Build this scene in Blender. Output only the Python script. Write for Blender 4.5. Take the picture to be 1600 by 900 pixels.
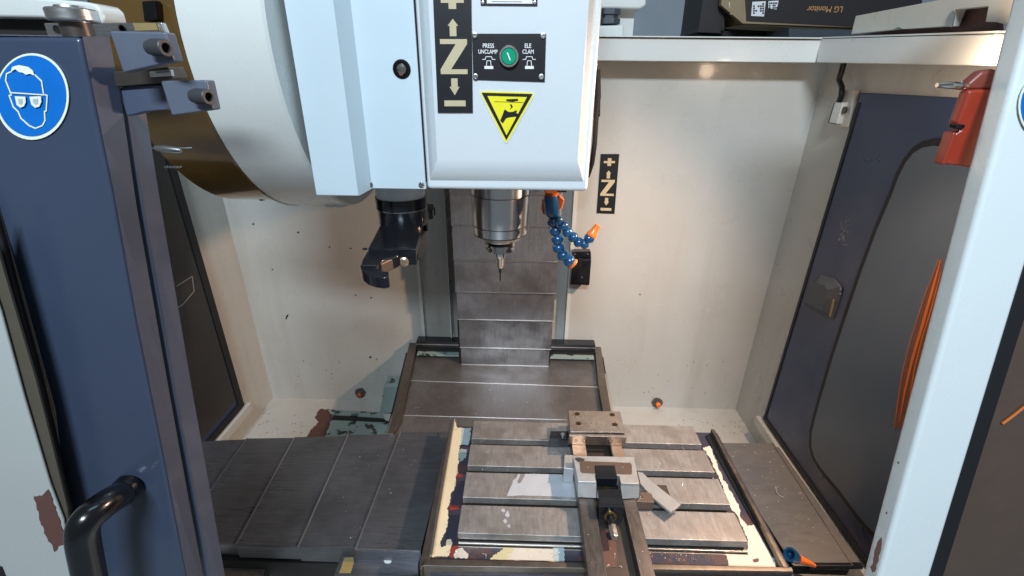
import bpy, math, random
from mathutils import Vector, Matrix
random.seed(7)
S = bpy.context.scene
for o in list(bpy.data.objects): bpy.data.objects.remove(o)
COL = S.collection

# ------------------------------------------------------------------ camera
PITCH, YAW, ROLL, FPX = 0.42907, -0.02118, 0.01094, 724.25
CAM = Vector((0, 0, .76))
_f = Vector((math.sin(YAW)*math.cos(PITCH), math.cos(YAW)*math.cos(PITCH), -math.sin(PITCH)))
_r0 = Vector((math.cos(YAW), -math.sin(YAW), 0)); _u0 = _r0.cross(_f)
_r = _r0*math.cos(ROLL)+_u0*math.sin(ROLL); _u = -_r0*math.sin(ROLL)+_u0*math.cos(ROLL)
cd = bpy.data.cameras.new('camera'); cam = bpy.data.objects.new('camera', cd); COL.objects.link(cam)
M = Matrix((( _r.x, _u.x, -_f.x, CAM.x), (_r.y, _u.y, -_f.y, CAM.y), (_r.z, _u.z, -_f.z, CAM.z), (0, 0, 0, 1)))
cam.matrix_world = M
cd.sensor_width = 36; cd.lens = 36*FPX/1600; cd.clip_start = .01; cd.clip_end = 60
S.camera = cam

# ------------------------------------------------------------------ light
W = bpy.data.worlds.new('World'); S.world = W; W.use_nodes = True
W.node_tree.nodes['Background'].inputs[0].default_value = (.80, .92, 1.0, 1)
W.node_tree.nodes['Background'].inputs[1].default_value = .17
def lamp(name, kind, loc, target, power, color, size=None, size_y=None, **kw):
    l = bpy.data.lights.new(name, kind); l.energy = power; l.color = color
    o = bpy.data.objects.new(name, l); COL.objects.link(o); o.location = loc
    o.rotation_euler = (Vector(target)-Vector(loc)).to_track_quat('-Z', 'Y').to_euler()
    if kind == 'AREA': l.shape = 'RECTANGLE'; l.size = size; l.size_y = size_y
    elif size is not None: l.shadow_soft_size = size
    for k, v in kw.items(): setattr(l, k, v)
    return o
lamp('ceiling_tube', 'AREA', (-.12, -1.30, 2.15), (.2, .9, .3), 84, (.77, .89, 1.0), .7, .22)
lamp('ceiling_tube_over_machine', 'AREA', (.30, .45, 2.5), (.1, .75, .2), 7, (.46, .76, 1.0), 1.2, .2)
lamp('machine_work_lamp', 'SPOT', (.68, .76, .785), (.02, .80, .02), 48, (1.0, .67, .46), .018, spot_size=math.radians(134), spot_blend=.95)
lamp('machine_work_lamp_spill', 'POINT', (.68, .765, .785), (0, 0, 0), 1.5, (1.0, .74, .52), .026)
S.view_settings.view_transform = 'Standard'; S.view_settings.look = 'None'
S.view_settings.gamma = 1; S.view_settings.exposure = 0

# ------------------------------------------------------------------ projection helpers
def ray(px, py): return _r*((px-800)/FPX) - _u*((py-450)/FPX) + _f
def at(px, py, ax, v):
    d = ray(px, py); t = (v-CAM[ax])/d[ax]; return CAM + d*t
def hit(px, py, p0, n):
    d = ray(px, py); n = Vector(n); return CAM + d*((Vector(p0)-CAM).dot(n)/d.dot(n))

# ------------------------------------------------------------------ materials
def mat(name): 
    m = bpy.data.materials.new(name); m.use_nodes = True
    return m, m.node_tree, m.node_tree.nodes['Principled BSDF']
def N(nt, t, **kw):
    n = nt.nodes.new(t)
    for k, v in kw.items():
        if k in n.inputs: n.inputs[k].default_value = v
        else: setattr(n, k, v)
    return n
def coords(nt, scale):
    tc = N(nt, 'ShaderNodeTexCoord'); mp = N(nt, 'ShaderNodeMapping'); mp.inputs['Scale'].default_value = scale
    nt.links.new(tc.outputs['Object'], mp.inputs[0]); return mp.outputs[0]
def noise(nt, scale, detail=4, rough=.55, sc=(1, 1, 1)):
    n = N(nt, 'ShaderNodeTexNoise'); n.inputs['Scale'].default_value = scale
    n.inputs['Detail'].default_value = detail; n.inputs['Roughness'].default_value = rough
    nt.links.new(coords(nt, sc), n.inputs['Vector']); return n.outputs['Fac']
def ramp(nt, fac, stops):
    r = N(nt, 'ShaderNodeValToRGB'); e = r.color_ramp.elements
    while len(e) < len(stops): e.new(.5)
    for i, (p, c) in enumerate(stops):
        e[i].position = p; e[i].color = (c, c, c, 1) if not isinstance(c, (tuple, list)) else (*c[:3], 1)
    nt.links.new(fac, r.inputs[0]); return r.outputs[0]
def mixc(nt, fac, a, b):
    m = N(nt, 'ShaderNodeMix', data_type='RGBA')
    if isinstance(fac, (int, float)): m.inputs[0].default_value = fac
    else: nt.links.new(fac, m.inputs[0])
    for i, c in ((6, a), (7, b)):
        if isinstance(c, (tuple, list)): m.inputs[i].default_value = (*c[:3], 1)
        else: nt.links.new(c, m.inputs[i])
    return m.outputs[2]
def bump(nt, bs, h, strength, dist=.001):
    b = N(nt, 'ShaderNodeBump'); b.inputs['Strength'].default_value = strength; b.inputs['Distance'].default_value = dist
    nt.links.new(h, b.inputs['Height']); nt.links.new(b.outputs[0], bs.inputs['Normal'])

def paint(name, c, rough=.35, dirt=(.25, .2, .14), dirt_amt=.25, specks=True, coat=0, orange=.25, streaks=0):
    m, nt, bs = mat(name)
    k = ramp(nt, noise(nt, 3.2, 6, .6), [(.42, 0), (.75, dirt_amt)])
    col = mixc(nt, k, c, tuple(dirt[i]*.5+c[i]*.5 for i in range(3)))
    if specks:
        s1 = ramp(nt, noise(nt, 95, 2, .5), [(.80, 0), (.82, 1)])
        col = mixc(nt, s1, col, tuple(v*.22 for v in dirt))
    if streaks:
        sk_ = ramp(nt, noise(nt, 7, 5, .65, (1, 1, .09)), [(.54, 0), (.72, streaks)])
        col = mixc(nt, sk_, col, tuple(dirt[i]*.55+c[i]*.3 for i in range(3)))
    nt.links.new(col, bs.inputs['Base Color'])
    rr = ramp(nt, noise(nt, 9, 5, .6), [(.3, rough*.7), (.7, min(1, rough*1.5))]); nt.links.new(rr, bs.inputs['Roughness'])
    bs.inputs['Coat Weight'].default_value = coat; bs.inputs['Coat Roughness'].default_value = .08
    if orange: bump(nt, bs, noise(nt, 160, 2, .5), orange*.4, .0006)
    return m
def plain(name, c, rough=.4, metal=0, coat=0, spec=.5, grain=0):
    m, nt, bs = mat(name)
    k = noise(nt, 40, 4, .6)
    nt.links.new(mixc(nt, k, tuple(v*.85 for v in c), tuple(min(1, v*1.12) for v in c)), bs.inputs['Base Color'])
    bs.inputs['Roughness'].default_value = rough; bs.inputs['Metallic'].default_value = metal
    bs.inputs['Coat Weight'].default_value = coat; bs.inputs['Specular IOR Level'].default_value = spec
    if grain: bump(nt, bs, noise(nt, 300, 3), grain, .0005)
    return m
def brushed(name, c1, c2, rough=.35, streak=(1, 60, 1), stain=None, stain_amt=.5, metal=.85, big=5, fine=14, bmp=.22):
    m, nt, bs = mat(name)
    a = noise(nt, fine, 6, .7, streak); b = noise(nt, big, 5, .6)
    col = mixc(nt, ramp(nt, a, [(.3, 0), (.7, 1)]), c1, c2)
    if stain:
        col = mixc(nt, ramp(nt, b, [(.45, 0), (.62, stain_amt)]), col, stain)
    nt.links.new(col, bs.inputs['Base Color']); bs.inputs['Metallic'].default_value = metal
    m1 = N(nt, 'ShaderNodeMath', operation='ADD'); nt.links.new(ramp(nt, a, [(.25, rough*.65), (.75, rough*1.0)]), m1.inputs[0])
    nt.links.new(ramp(nt, b, [(.35, 0), (.7, .22)]), m1.inputs[1]); nt.links.new(m1.outputs[0], bs.inputs['Roughness'])
    bump(nt, bs, a, bmp, .0004)
    return m
def worn(name, c, under, thr=.56, scale=14, rough=.45, metal_under=0):
    m, nt, bs = mat(name)
    k = ramp(nt, noise(nt, scale, 7, .65), [(thr, 0), (thr+.02, 1)])
    k2 = ramp(nt, noise(nt, scale*.4, 4, .6), [(.4, 0), (.7, .35)])
    base = mixc(nt, k2, c, tuple(v*.6 for v in c))
    nt.links.new(mixc(nt, k, base, under), bs.inputs['Base Color']); bs.inputs['Roughness'].default_value = rough
    bump(nt, bs, k, -.5, .0006)
    return m

MT = {}
MT['cream'] = paint('cream_enclosure_paint', (.49, .485, .45), .30, (.30, .24, .16), .30, coat=.25, streaks=.35)
MT['rim'] = paint('rim_paint', (.60, .62, .60), .30, (.4, .38, .33), .15, specks=False, coat=.2)
MT['head'] = paint('head_white_paint', (.66, .71, .735), .28, (.5, .5, .46), .35, specks=False, coat=.35, orange=.15, streaks=.10)
MT['head2'] = paint('changer_cover_paint', (.52, .62, .675), .34, (.5, .5, .46), .28, specks=False, coat=.1, orange=.15, streaks=.10)
MT['drum'] = paint('magazine_cream_paint', (.62, .64, .62), .24, (.4, .38, .3), .3, specks=False, coat=.4, orange=.1, streaks=.12)
MT['pillar'] = paint('pillar_cream_paint', (.66, .72, .72), .26, (.4, .36, .3), .15, specks=False, coat=.5, orange=.6)
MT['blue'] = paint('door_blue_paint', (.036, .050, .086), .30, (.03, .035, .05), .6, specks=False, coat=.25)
MT['blue_lit'] = paint('door_blue_lit', (.058, .072, .115), .34, (.05, .055, .08), .5, specks=False, coat=.25)  # lighter copy of the door blue: light on the edge faces put into colour
MT['indoor_blue'] = paint('inner_door_blue_paint', (.020, .036, .100), .34, (.08, .06, .03), .6, specks=False, coat=.1)
MT['black'] = plain('black_rubber', (.006, .006, .007), .6, grain=.3)
MT['blackp'] = plain('black_plastic', (.003, .003, .004), .22, coat=.2)
MT['blackm'] = plain('black_oxide_steel', (.015, .016, .020), .20, metal=.35, coat=.3)
MT['sign_black'] = plain('sign_black', (.012, .012, .015), .35)
MT['gold'] = plain('sign_gold', (.52, .44, .28), .45)
MT['white'] = plain('print_white', (.8, .8, .8), .5)
MT['yellow'] = plain('warning_yellow', (.85, .76, .02), .4)
MT['sblue'] = plain('sticker_blue', (.0, .13, .48), .35)
MT['scream'] = plain('sticker_cream', (.72, .74, .62), .4)
MT['green'] = plain('button_green', (.0, .30, .16), .25, coat=.5)
MT['chrome'] = plain('chrome', (.62, .60, .57), .14, metal=1)
MT['steel'] = brushed('ground_steel', (.50, .50, .50), (.66, .65, .63), .26, (6, 6, 60), metal=1)
def turned(name, c, rough):
    m, nt, bs = mat(name)
    a = noise(nt, 14, 6, .7, (1, 1, 70))
    nt.links.new(mixc(nt, a, tuple(v*.8 for v in c), c), bs.inputs['Base Color']); bs.inputs['Metallic'].default_value = 1
    bs.inputs['Roughness'].default_value = rough; bs.inputs['Anisotropic'].default_value = .85; bs.inputs['Anisotropic Rotation'].default_value = .25
    tg_ = N(nt, 'ShaderNodeTangent', direction_type='RADIAL', axis='Z'); nt.links.new(tg_.outputs[0], bs.inputs['Tangent'])
    bump(nt, bs, a, .15, .0003); return m
MT['guardv'] = brushed('column_guard_steel', (.30, .305, .325), (.52, .52, .54), .29, (34, 34, 1), (.13, .125, .13), .65, metal=.8)
MT['nose'] = turned('spindle_steel', (.80, .785, .77), .27)
MT['guarddark'] = brushed('oily_guard_steel', (.17, .17, .175), (.32, .315, .32), .32, (34, 34, 1), (.09, .085, .085), .7, metal=.8, big=9)
MT['guardy'] = brushed('saddle_guard_steel', (.19, .18, .175), (.27, .25, .24), .40, (28, 1.5, 28), (.10, .085, .075), .6, metal=.7)
MT['guardx'] = brushed('left_guard_steel', (.12, .124, .138), (.20, .205, .225), .34, (1.5, 20, 28), (.07, .071, .08), .6, metal=.7)
MT['guardr'] = brushed('right_guard_steel', (.105, .11, .115), (.13, .135, .14), .42, (2, 8, 8), (.10, .09, .08), .4, metal=.4)
MT['edge'] = plain('bright_guard_edge', (.48, .44, .41), .3, metal=.9)
MT['table'] = brushed('table_iron', (.25, .24, .235), (.38, .365, .35), .36, (18, 3, 18), (.13, .115, .105), .5, metal=.45, big=16, fine=9)
MT['slot'] = plain('slot_iron', (.10, .085, .075), .4, metal=.7)
MT['frame'] = brushed('pan_rim_steel', (.15, .13, .115), (.22, .19, .16), .38, (4, 4, 4), (.10, .09, .07), .5)
MT['pan'] = worn('pan_floor', (.040, .038, .058), (.075, .045, .045), .56, 22, .28)
MT['peel'] = worn('peeling_cream_paint', (.66, .58, .40), (.52, .50, .34), .60, 18, .5)
MT['peelw'] = worn('peeling_white_paint', (.56, .53, .46), (.50, .46, .27), .60, 12, .45)
MT['peelb'] = plain('pale_blue_paint', (.36, .44, .46), .4)
MT['redoxide'] = plain('red_primer', (.20, .03, .025), .5)
MT['greenpaint'] = worn('green_grey_paint', (.28, .36, .34), (.022, .022, .02), .56, 26, .4)
MT['rust'] = plain('brown_primer', (.10, .045, .035), .6, grain=.3)
MT['bluehose'] = plain('blue_hose_plastic', (.006, .062, .16), .22, coat=.6)
MT['orange_reflection'] = plain('orange_reflection', (.50, .13, .02), .5)
MT['orange_reflection_dim'] = plain('dim_reflection_orange', (.30, .085, .02), .4)
MT['orange_reflection_dim'].node_tree.nodes['Principled BSDF'].inputs['Alpha'].default_value = .35
MT['orange'] = plain('orange_plastic', (.85, .18, .02), .35, coat=.3)
MT['orange_dk'] = plain('dirty_orange_plastic', (.42, .10, .02), .4)
MT['red'] = plain('red_plastic', (.30, .032, .014), .4, coat=.2)
MT['red_dk'] = plain('dark_red_plastic', (.20, .045, .03), .4)
MT['amber'] = plain('smoked_amber_plastic', (.095, .052, .014), .16, coat=.5)
MT['kraft'] = plain('kraft_cardboard', (.30, .22, .13), .8)
MT['boxblack'] = plain('printed_black_card', (.022, .018, .018), .55)
MT['boxgold'] = plain('box_orange_print', (.50, .25, .10), .6)
MT['slate'] = plain('slate_plastic', (.05, .06, .075), .5)
MT['dark'] = plain('dark_cavity', (.012, .010, .009), .7)
MT['wall'] = paint('workshop_wall_paint', (.36, .40, .44), .7, (.25, .26, .28), .2, specks=False, orange=0)
MT['ochre'] = plain('ochre_grease', (.25, .19, .07), .6, grain=.6)
MT['brass'] = plain('brass', (.45, .30, .12), .3, metal=.9)
MT['copper'] = plain('coppery_steel', (.55, .38, .27), .3, metal=.8)
MT['viseplate'] = plain('brown_vise_plate', (.14, .10, .08), .45, metal=.5)
MT['jaw'] = brushed('vise_jaw_steel', (.46, .49, .51), (.58, .60, .61), .30, (5, 5, 5), (.36, .32, .28), .5, metal=.6)
MT['jawf'] = brushed('fixed_jaw_steel', (.40, .34, .29), (.56, .48, .42), .28, (8, 3, 3), (.32, .26, .22), .5, metal=.9, big=18)
MT['bed'] = brushed('vise_bed_steel', (.13, .12, .115), (.19, .175, .165), .34, (14, 3, 3), (.09, .08, .08), .5)
MT['residue'] = plain('pale_residue', (.40, .43, .47), .4)
MT['taupe'] = plain('taupe_grime', (.075, .062, .045), .6)
MT['greycream'] = paint('grey_cream_paint', (.38, .40, .385), .3, (.25, .22, .16), .3, specks=False)
MT['stain'] = plain('dark_stain', (.09, .085, .08), .7)
MT['primer'] = worn('primer_brown', (.13, .085, .06), (.05, .04, .045), .5, 60, .5)
MT['boltdark'] = plain('dark_bolt', (.05, .052, .058), .5, metal=.3)
MT['chip'] = plain('metal_chips', (.75, .70, .62), .3, metal=.6)
MT['clearbar'] = plain('grey_scraper', (.34, .35, .35), .35, metal=.3)
m, nt, bs = mat('smoked_window_plastic'); MT['glass'] = m
k = noise(nt, 2.4, 4, .6)
nt.links.new(mixc(nt, ramp(nt, k, [(.35, 0), (.65, 1)]), (.062, .090, .130), (.085, .110, .145)), bs.inputs['Base Color'])
bs.inputs['Roughness'].default_value = .30; bs.inputs['Specular IOR Level'].default_value = .45
MT['glassd'] = plain('dark_smoked_plastic', (.022, .018, .016), .3)
MT['glassf'] = plain('front_smoked_plastic', (.085, .058, .045), .3)
MT['scrape'] = plain('scraped_paint', (.22, .22, .24), .6)
MT['bracket'] = plain('scuffed_blue_bracket', (.13, .15, .20), .36, metal=.3)

# ------------------------------------------------------------------ mesh helpers
class MB:
    def __init__(s): s.v = []; s.f = []; s.sm = []
    def add(s, vs, fs, smooth=False):
        b = len(s.v); s.v += [tuple(v) for v in vs]
        for f in fs: s.f.append([i+b for i in f]); s.sm.append(smooth)
        return s
    def box(s, x0, x1, y0, y1, z0, z1):
        return s.add([(x0,y0,z0),(x1,y0,z0),(x1,y1,z0),(x0,y1,z0),(x0,y0,z1),(x1,y0,z1),(x1,y1,z1),(x0,y1,z1)],
                     [(0,3,2,1),(4,5,6,7),(0,1,5,4),(1,2,6,5),(2,3,7,6),(3,0,4,7)])
    def prism(s, pts, vec):
        pts = [Vector(p) for p in pts]; vec = Vector(vec); n = len(pts)
        nrm = Vector((0,0,0))
        for i in range(n): nrm += pts[i].cross(pts[(i+1) % n])
        if nrm.dot(vec) > 0: pts = pts[::-1]
        return s.add(pts + [p+vec for p in pts],
            [tuple(range(n)), tuple(reversed(range(n, 2*n)))] + [((i+1) % n, i, i+n, (i+1) % n+n) for i in range(n)])
    def lathe(s, p0, d, prof, n=28, smooth=True, close=True):
        p0 = Vector(p0); d = Vector(d).normalized()
        a = d.orthogonal().normalized(); b = d.cross(a)
        vs = []; fs = []
        for (t, r) in prof:
            for i in range(n):
                th = 2*math.pi*i/n; vs.append(p0+d*t+(a*math.cos(th)+b*math.sin(th))*max(r, 1e-5))
        for j in range(len(prof)-1):
            for i in range(n):
                k = (i+1) % n; fs.append((j*n+i, j*n+k, (j+1)*n+k, (j+1)*n+i))
        s.add(vs, fs, smooth)
        if close:
            m_ = len(prof)-1
            s.add([vs[i] for i in range(n)], [tuple(reversed(range(n)))]); s.add([vs[m_*n+i] for i in range(n)], [tuple(range(n))])
        return s
    def tube(s, pts, r, n=10, smooth=True):
        pts = [Vector(p) for p in pts]; vs = []; fs = []
        prev = None
        for i, p in enumerate(pts):
            t = (pts[min(i+1, len(pts)-1)]-pts[max(i-1, 0)]).normalized()
            a = (t.orthogonal() if prev is None else prev-t*prev.dot(t)).normalized(); prev = a; b = t.cross(a)
            ri = r[i] if isinstance(r, (list, tuple)) else r
            for k in range(n):
                th = 2*math.pi*k/n; vs.append(p+(a*math.cos(th)+b*math.sin(th))*ri)
        for i in range(len(pts)-1):
            for k in range(n):
                q = (k+1) % n; fs.append((i*n+k, i*n+q, (i+1)*n+q, (i+1)*n+k))
        fs.append(tuple(reversed(range(n)))); fs.append(tuple((len(pts)-1)*n+k for k in range(n)))
        return s.add(vs, fs, smooth)
    def ball(s, c, r, n=12, sq=1.0, d=(0,0,1)):
        prof = [(-r*sq*math.cos(math.pi*i/8), r*math.sin(math.pi*i/8)) for i in range(9)]
        return s.lathe(c, d, prof, n, True, False)
    def build(s, name, material, parent=None, bevel=0, segs=2, label=None):
        me = bpy.data.meshes.new(name); me.from_pydata(s.v, [], s.f); me.validate()
        me.polygons.foreach_set('use_smooth', s.sm[:len(me.polygons)] if len(s.sm) == len(me.polygons) else [False]*len(me.polygons))
        me.materials.append(MT[material] if isinstance(material, str) else material)
        if any(s.sm): me.set_sharp_from_angle(angle=math.radians(32))
        o = bpy.data.objects.new(name, me); COL.objects.link(o)
        if parent is not None:
            o.parent = parent; o.matrix_parent_inverse = Matrix.Translation(-Vector(parent.get('_w', (0,0,0))))
            o['_w'] = (0.0, 0.0, 0.0)
        else: o['_w'] = (0.0, 0.0, 0.0)
        if bevel:
            md = o.modifiers.new('Bevel', 'BEVEL'); md.width = bevel; md.segments = segs; md.limit_method = 'ANGLE'; md.angle_limit = .7
            me.polygons.foreach_set('use_smooth', [True]*len(me.polygons))
            wn = o.modifiers.new('WN', 'WEIGHTED_NORMAL'); wn.keep_sharp = True
        if label: o['label'] = label
        return o
def thing(name, label, cat, loc=(0,0,0), group=None):
    o = bpy.data.objects.new(name, None); COL.objects.link(o); o.location = loc; o['_w'] = tuple(float(v) for v in loc)
    o.empty_display_size = .02; o['label'] = label; o['category'] = cat
    if group: o['group'] = group
    return o
def tag(o, label, cat, group=None):
    o['label'] = label; o['category'] = cat
    if group: o['group'] = group
    return o
def struct(o): o['kind'] = 'structure'; return o

def on(plane, pts):                      # plane: ('y', v) / ('x', v) / ('z', v) / (p0, n)
    if plane[0] in ('x', 'y', 'z'):
        return [at(px, py, 'xyz'.index(plane[0]), plane[1]) for px, py in pts]
    return [hit(px, py, *plane) for px, py in pts]
def pn(plane):
    if plane[0] == 'y': return Vector((0, -1, 0))
    if plane[0] == 'x': return Vector((1, 0, 0)) if plane[1] < 0 else Vector((-1, 0, 0))
    if plane[0] == 'z': return Vector((0, 0, 1))
    n = Vector(plane[1]).normalized(); return n if n.dot(CAM-Vector(plane[0])) > 0 else -n
def patch(mb, plane, pts, lift, th):     # a thin raised shape lying on a plane
    n = pn(plane); P = [p+n*lift for p in on(plane, pts)]
    return mb.prism(P, n*th)
def ragged(pts, step=7, amp=1.3):
    out = []
    for i in range(len(pts)):
        a, b = pts[i], pts[(i+1) % len(pts)]; L = math.hypot(b[0]-a[0], b[1]-a[1]); n = max(1, min(14, int(L/step)))
        for k in range(n):
            u = k/n; j = amp if k else amp*.4
            out.append((a[0]+(b[0]-a[0])*u+random.uniform(-j, j), a[1]+(b[1]-a[1])*u+random.uniform(-j, j)))
    return out
def stroke(mb, plane, pts, w, lift, th):
    for (a, b) in zip(pts[:-1], pts[1:]):
        dx, dy = b[0]-a[0], b[1]-a[1]; L = math.hypot(dx, dy) or 1; dx /= L; dy /= L
        h = w/2; a2 = (a[0]-dx*h*.6, a[1]-dy*h*.6); b2 = (b[0]+dx*h*.6, b[1]+dy*h*.6)
        patch(mb, plane, [(a2[0]-dy*h, a2[1]+dx*h), (b2[0]-dy*h, b2[1]+dx*h), (b2[0]+dy*h, b2[1]-dx*h), (a2[0]+dy*h, a2[1]-dx*h)], lift, th)
        lift += .00004
def ell(cx, cy, rx, ry, n=32, a0=0, a1=2*math.pi, full=True):
    m_ = n if full else n+1
    return [(cx+rx*math.cos(a0+(a1-a0)*i/n), cy+ry*math.sin(a0+(a1-a0)*i/n)) for i in range(m_)]
def screw(name, p, d, r, h, parent, material='steel', n=20):
    return MB().lathe(p, d, [(0, r), (h*.9, r), (h, r*.9), (h, r*.55), (h*.45, r*.5), (h*.45, 0)], n).build(name, material, parent)
def text(s, px, py, plane_y, size, material, parent, rot=0, name='lettering', sx=1.0):
    c = bpy.data.curves.new(name, 'FONT'); c.body = s; c.size = size; c.align_x = 'CENTER'; c.align_y = 'CENTER'; c.extrude = .0002
    c.offset = size*.012
    o = bpy.data.objects.new('tmp', c); COL.objects.link(o)
    dg = bpy.context.evaluated_depsgraph_get(); me = bpy.data.meshes.new_from_object(o.evaluated_get(dg))
    bpy.data.objects.remove(o); me.materials.clear(); me.materials.append(MT[material])
    p = at(px, py, 1, plane_y)
    me.transform(Matrix.Translation(p) @ Matrix.Rotation(rot, 4, 'Y') @ Matrix.Rotation(math.pi/2, 4, 'X') @ Matrix.Diagonal((sx, 1, 1, 1)))
    q = bpy.data.objects.new(name, me); COL.objects.link(q); q['_w'] = (0., 0., 0.)
    q.parent = parent; q.matrix_parent_inverse = Matrix.Translation(-Vector(parent['_w'])); return q

# ================================================================== SETTING
o = MB().box(-3.2, 3.2, 2.9, 3.0, -1.2, 3.4).build('workshop_wall', 'wall'); struct(o)
o = MB().box(-3.2, 3.2, -3, 3.0, -1.3, -1.2).build('workshop_floor', 'wall'); struct(o)
YW = 1.35; XR = .777; XL = -.897; ZF = -.318
ZT = .80
# rear panel of the enclosure: two sheets either side of the column recess
t = thing('rear_panel', 'cream painted sheet metal rear wall of the machining chamber behind the spindle', 'panel', (0, YW, ZF))
MB().box(XL-.02, -.3195, YW, YW+.006, ZF-.01, ZT).build('wall_sheet', 'cream', t, .001)
MB().box(.1486, XR+.02, YW, YW+.006, ZF-.01, ZT).build('wall_sheet', 'cream', t, .001)
MB().box(-.3195, .1486, YW+.03, YW+.034, ZF-.01, ZT).build('column_face', 'cream', t)
MB().box(-.2280, -.2255, YW-.03, YW+.03, -.03, ZT).build('column_edge_strip', 'rim', t)
MB().box(-.330, -.3195, YW-.004, YW+.03, -.05, ZT).build('recess_edge', 'rim', t, .001)
MB().box(.1486, .160, YW-.004, YW+.03, -.05, ZT).build('recess_edge', 'rim', t, .001)
# side panels
t = thing('side_panel', 'cream right side wall of the chamber around the blue window door', 'panel', (XR, 1, ZF))
MB().box(XR, XR+.006, .52, YW, ZF-.01, ZT).build('wall_sheet', 'cream', t)
b = MB(); b.box(XR-.03, XR, .60, 1.18, -.235, -.205); b.build('door_sill', 'cream', t, .002)
t = thing('side_panel', 'cream left side wall of the chamber, warm lit strip behind the dark door', 'panel', (XL, 1, ZF))
MB().box(XL-.006, XL, .50, YW, ZF-.01, ZT+.2).build('wall_sheet', 'cream', t)
MB().box(XL, XL+.03, .60, 1.19, -.24, -.21).build('door_sill', 'cream', t, .002)
# chip tray floor
t = thing('chip_tray', 'cream chip tray floor with bare rusty patch at the foot of the rear wall', 'tray', (0, 1, ZF-.01))
MB().box(XL, XR, .1, YW, ZF-.012, ZF).build('tray_floor', 'cream', t)
b = MB(); patch(b, ('z', ZF), ragged([(500,640),(515,640),(520,648),(516,664),(508,684),(470,690),(484,676),(498,660),(492,652)], 3, 1.6), .0003, .0006); b.build('bare_patch', 'rust', t)
b = MB()
patch(b, ('z', ZF), [(520,655),(610,658),(606,690),(508,690)], .0004, .0015); b.build('floor_plate', 'greenpaint', t)
b = MB(); patch(b, ('z', ZF), [(521,650),(600,655),(606,661),(519,657)], .0022, .001); b.build('floor_slot', 'dark', t)
b = MB(); patch(b, ('z', ZF), [(512,641),(598,646),(600,654),(518,649)], .0004, .004); b.build('slot_lip', 'greenpaint', t)

# rim around the chamber top
t = thing('enclosure_rim', 'pale folded rail running along the top of the rear and right chamber walls', 'rail', (0, 1.3, .8))
MB().box(XL, .705, 1.27, YW+.04, .7962, .8455).build('rear_rail', 'rim', t, .002)
MB().box(XL, .702, 1.262, YW+.04, .8472, .850).build('rail_lip', 'rim', t, .0008)
pts = [at(1275.5,98,0,.703), at(1545,103,0,.703), at(1600,104,0,.703), at(1600,51,0,.703), at(1555,53,0,.703), at(1280.5,61,0,.703)]
pts = [pts[0], pts[1], pts[4], pts[5]]
MB().prism(pts, (.10, 0, 0)).build('side_rail', 'rim', t, .002)
p0, p1 = pts[3], pts[2]
MB().prism([p0+Vector((0,0,.0012)), p1+Vector((0,0,.0012)), p1+Vector((0,0,.004)), p0+Vector((0,0,.004))], (.1, 0, 0)).build('rail_lip', 'rim', t)
# cut plate above side rail
t = thing('cut_plate', 'chipped cream plate with a rough cut notch above the right rail', 'plate', at(1400,45,0,.74))
z3 = lambda x, y: (1200+x*.35556, y*.35556)
MB().prism(on(('x', .735), [z3(*p) for p in [(385,70),(700,10),(1120,-70),(1050,110),(1000,97),(955,97),(968,27),(820,42),(790,115),(590,128),(570,118),(550,130),(365,150)]]), (.02, 0, 0)).build('plate', 'peelw', t, .001)
MB().prism(on(('x', .762), [z3(*p) for p in [(420,152),(790,95),(820,30),(1000,20),(1010,150)]]), (.01, 0, 0)).build('backing_strip', 'rust', t)
b = MB(); patch(b, ('x', .735), [z3(*p) for p in [(790,112),(805,60),(822,45),(828,60),(815,120)]], .001, .002); b.build('torn_edge', 'steel', t)

# ================================================================== BACKGROUND ABOVE THE RIM
zb = lambda x, y: (900+x*.35556, y*.35556)
YB = 1.75
t = thing('monitor_box', 'black printed monitor carton lying upside down above the rear rail', 'box', at(1250,40,1,YB))
A = on(('y', YB), [(1161,37),(1440,47),(1440,-60),(1157,-60)])
MB().prism(A, (0, .28, 0)).build('carton', 'kraft', t, .002)
b = MB(); patch(b, ('y', YB), [(1166,33),(1333,42),(1440,46),(1440,-58),(1160,-58)], .001, .001); b.build('printed_front', 'boxblack', t)
b = MB(); b.prism([at(1127,8,1,YB+.02), at(1161,37,1,YB-.001), at(1157,-60,1,YB-.001), at(1133,-60,1,YB+.02)], (0, .02, 0)); b.build('open_flap', 'kraft', t)
b = MB(); b.prism([at(1130,44,1,YB+.03), at(1163,38,1,YB+.002), at(1440,50,1,YB+.002), at(1440,60,1,YB+.03)], (0,.02,0)); b.build('bottom_flap', 'kraft', t)
for q in ([(1175,3),(1196,2),(1193,26),(1173,25)], [(1200,2),(1216,1),(1213,15),(1200,13)]):
    b = MB(); patch(b, ('y', YB), q, .0025, .0005); lb = b.build('shipping_label', 'white', t)
    b = MB(); w_ = (q[1][0]-q[0][0])
    for i in range(5):
        for j in range(5):
            if random.random() < .55: patch(b, ('y', YB), [(q[0][0]+1+i*w_*.17, q[0][1]+2+j*3.6), (q[0][0]+1+i*w_*.17+w_*.13, q[0][1]+2+j*3.6), (q[0][0]+1+i*w_*.17+w_*.13, q[0][1]+4.6+j*3.6), (q[0][0]+1+i*w_*.17, q[0][1]+4.6+j*3.6)][:4], .0032, .0003) if q[0][1]+4.6+j*3.6 < q[2][1]-1 else None
    b.build('label_print', 'sign_black', lb)
b = MB(); patch(b, ('y', YB), [(1141,3),(1156,2),(1158,18),(1144,22)], -.012, .0005); b.build('paper_sticker', 'white', t)
text('LG Monitor', 1289, 14, YB-.003, .0235, 'boxgold', t, math.pi, sx=1.0)
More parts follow.
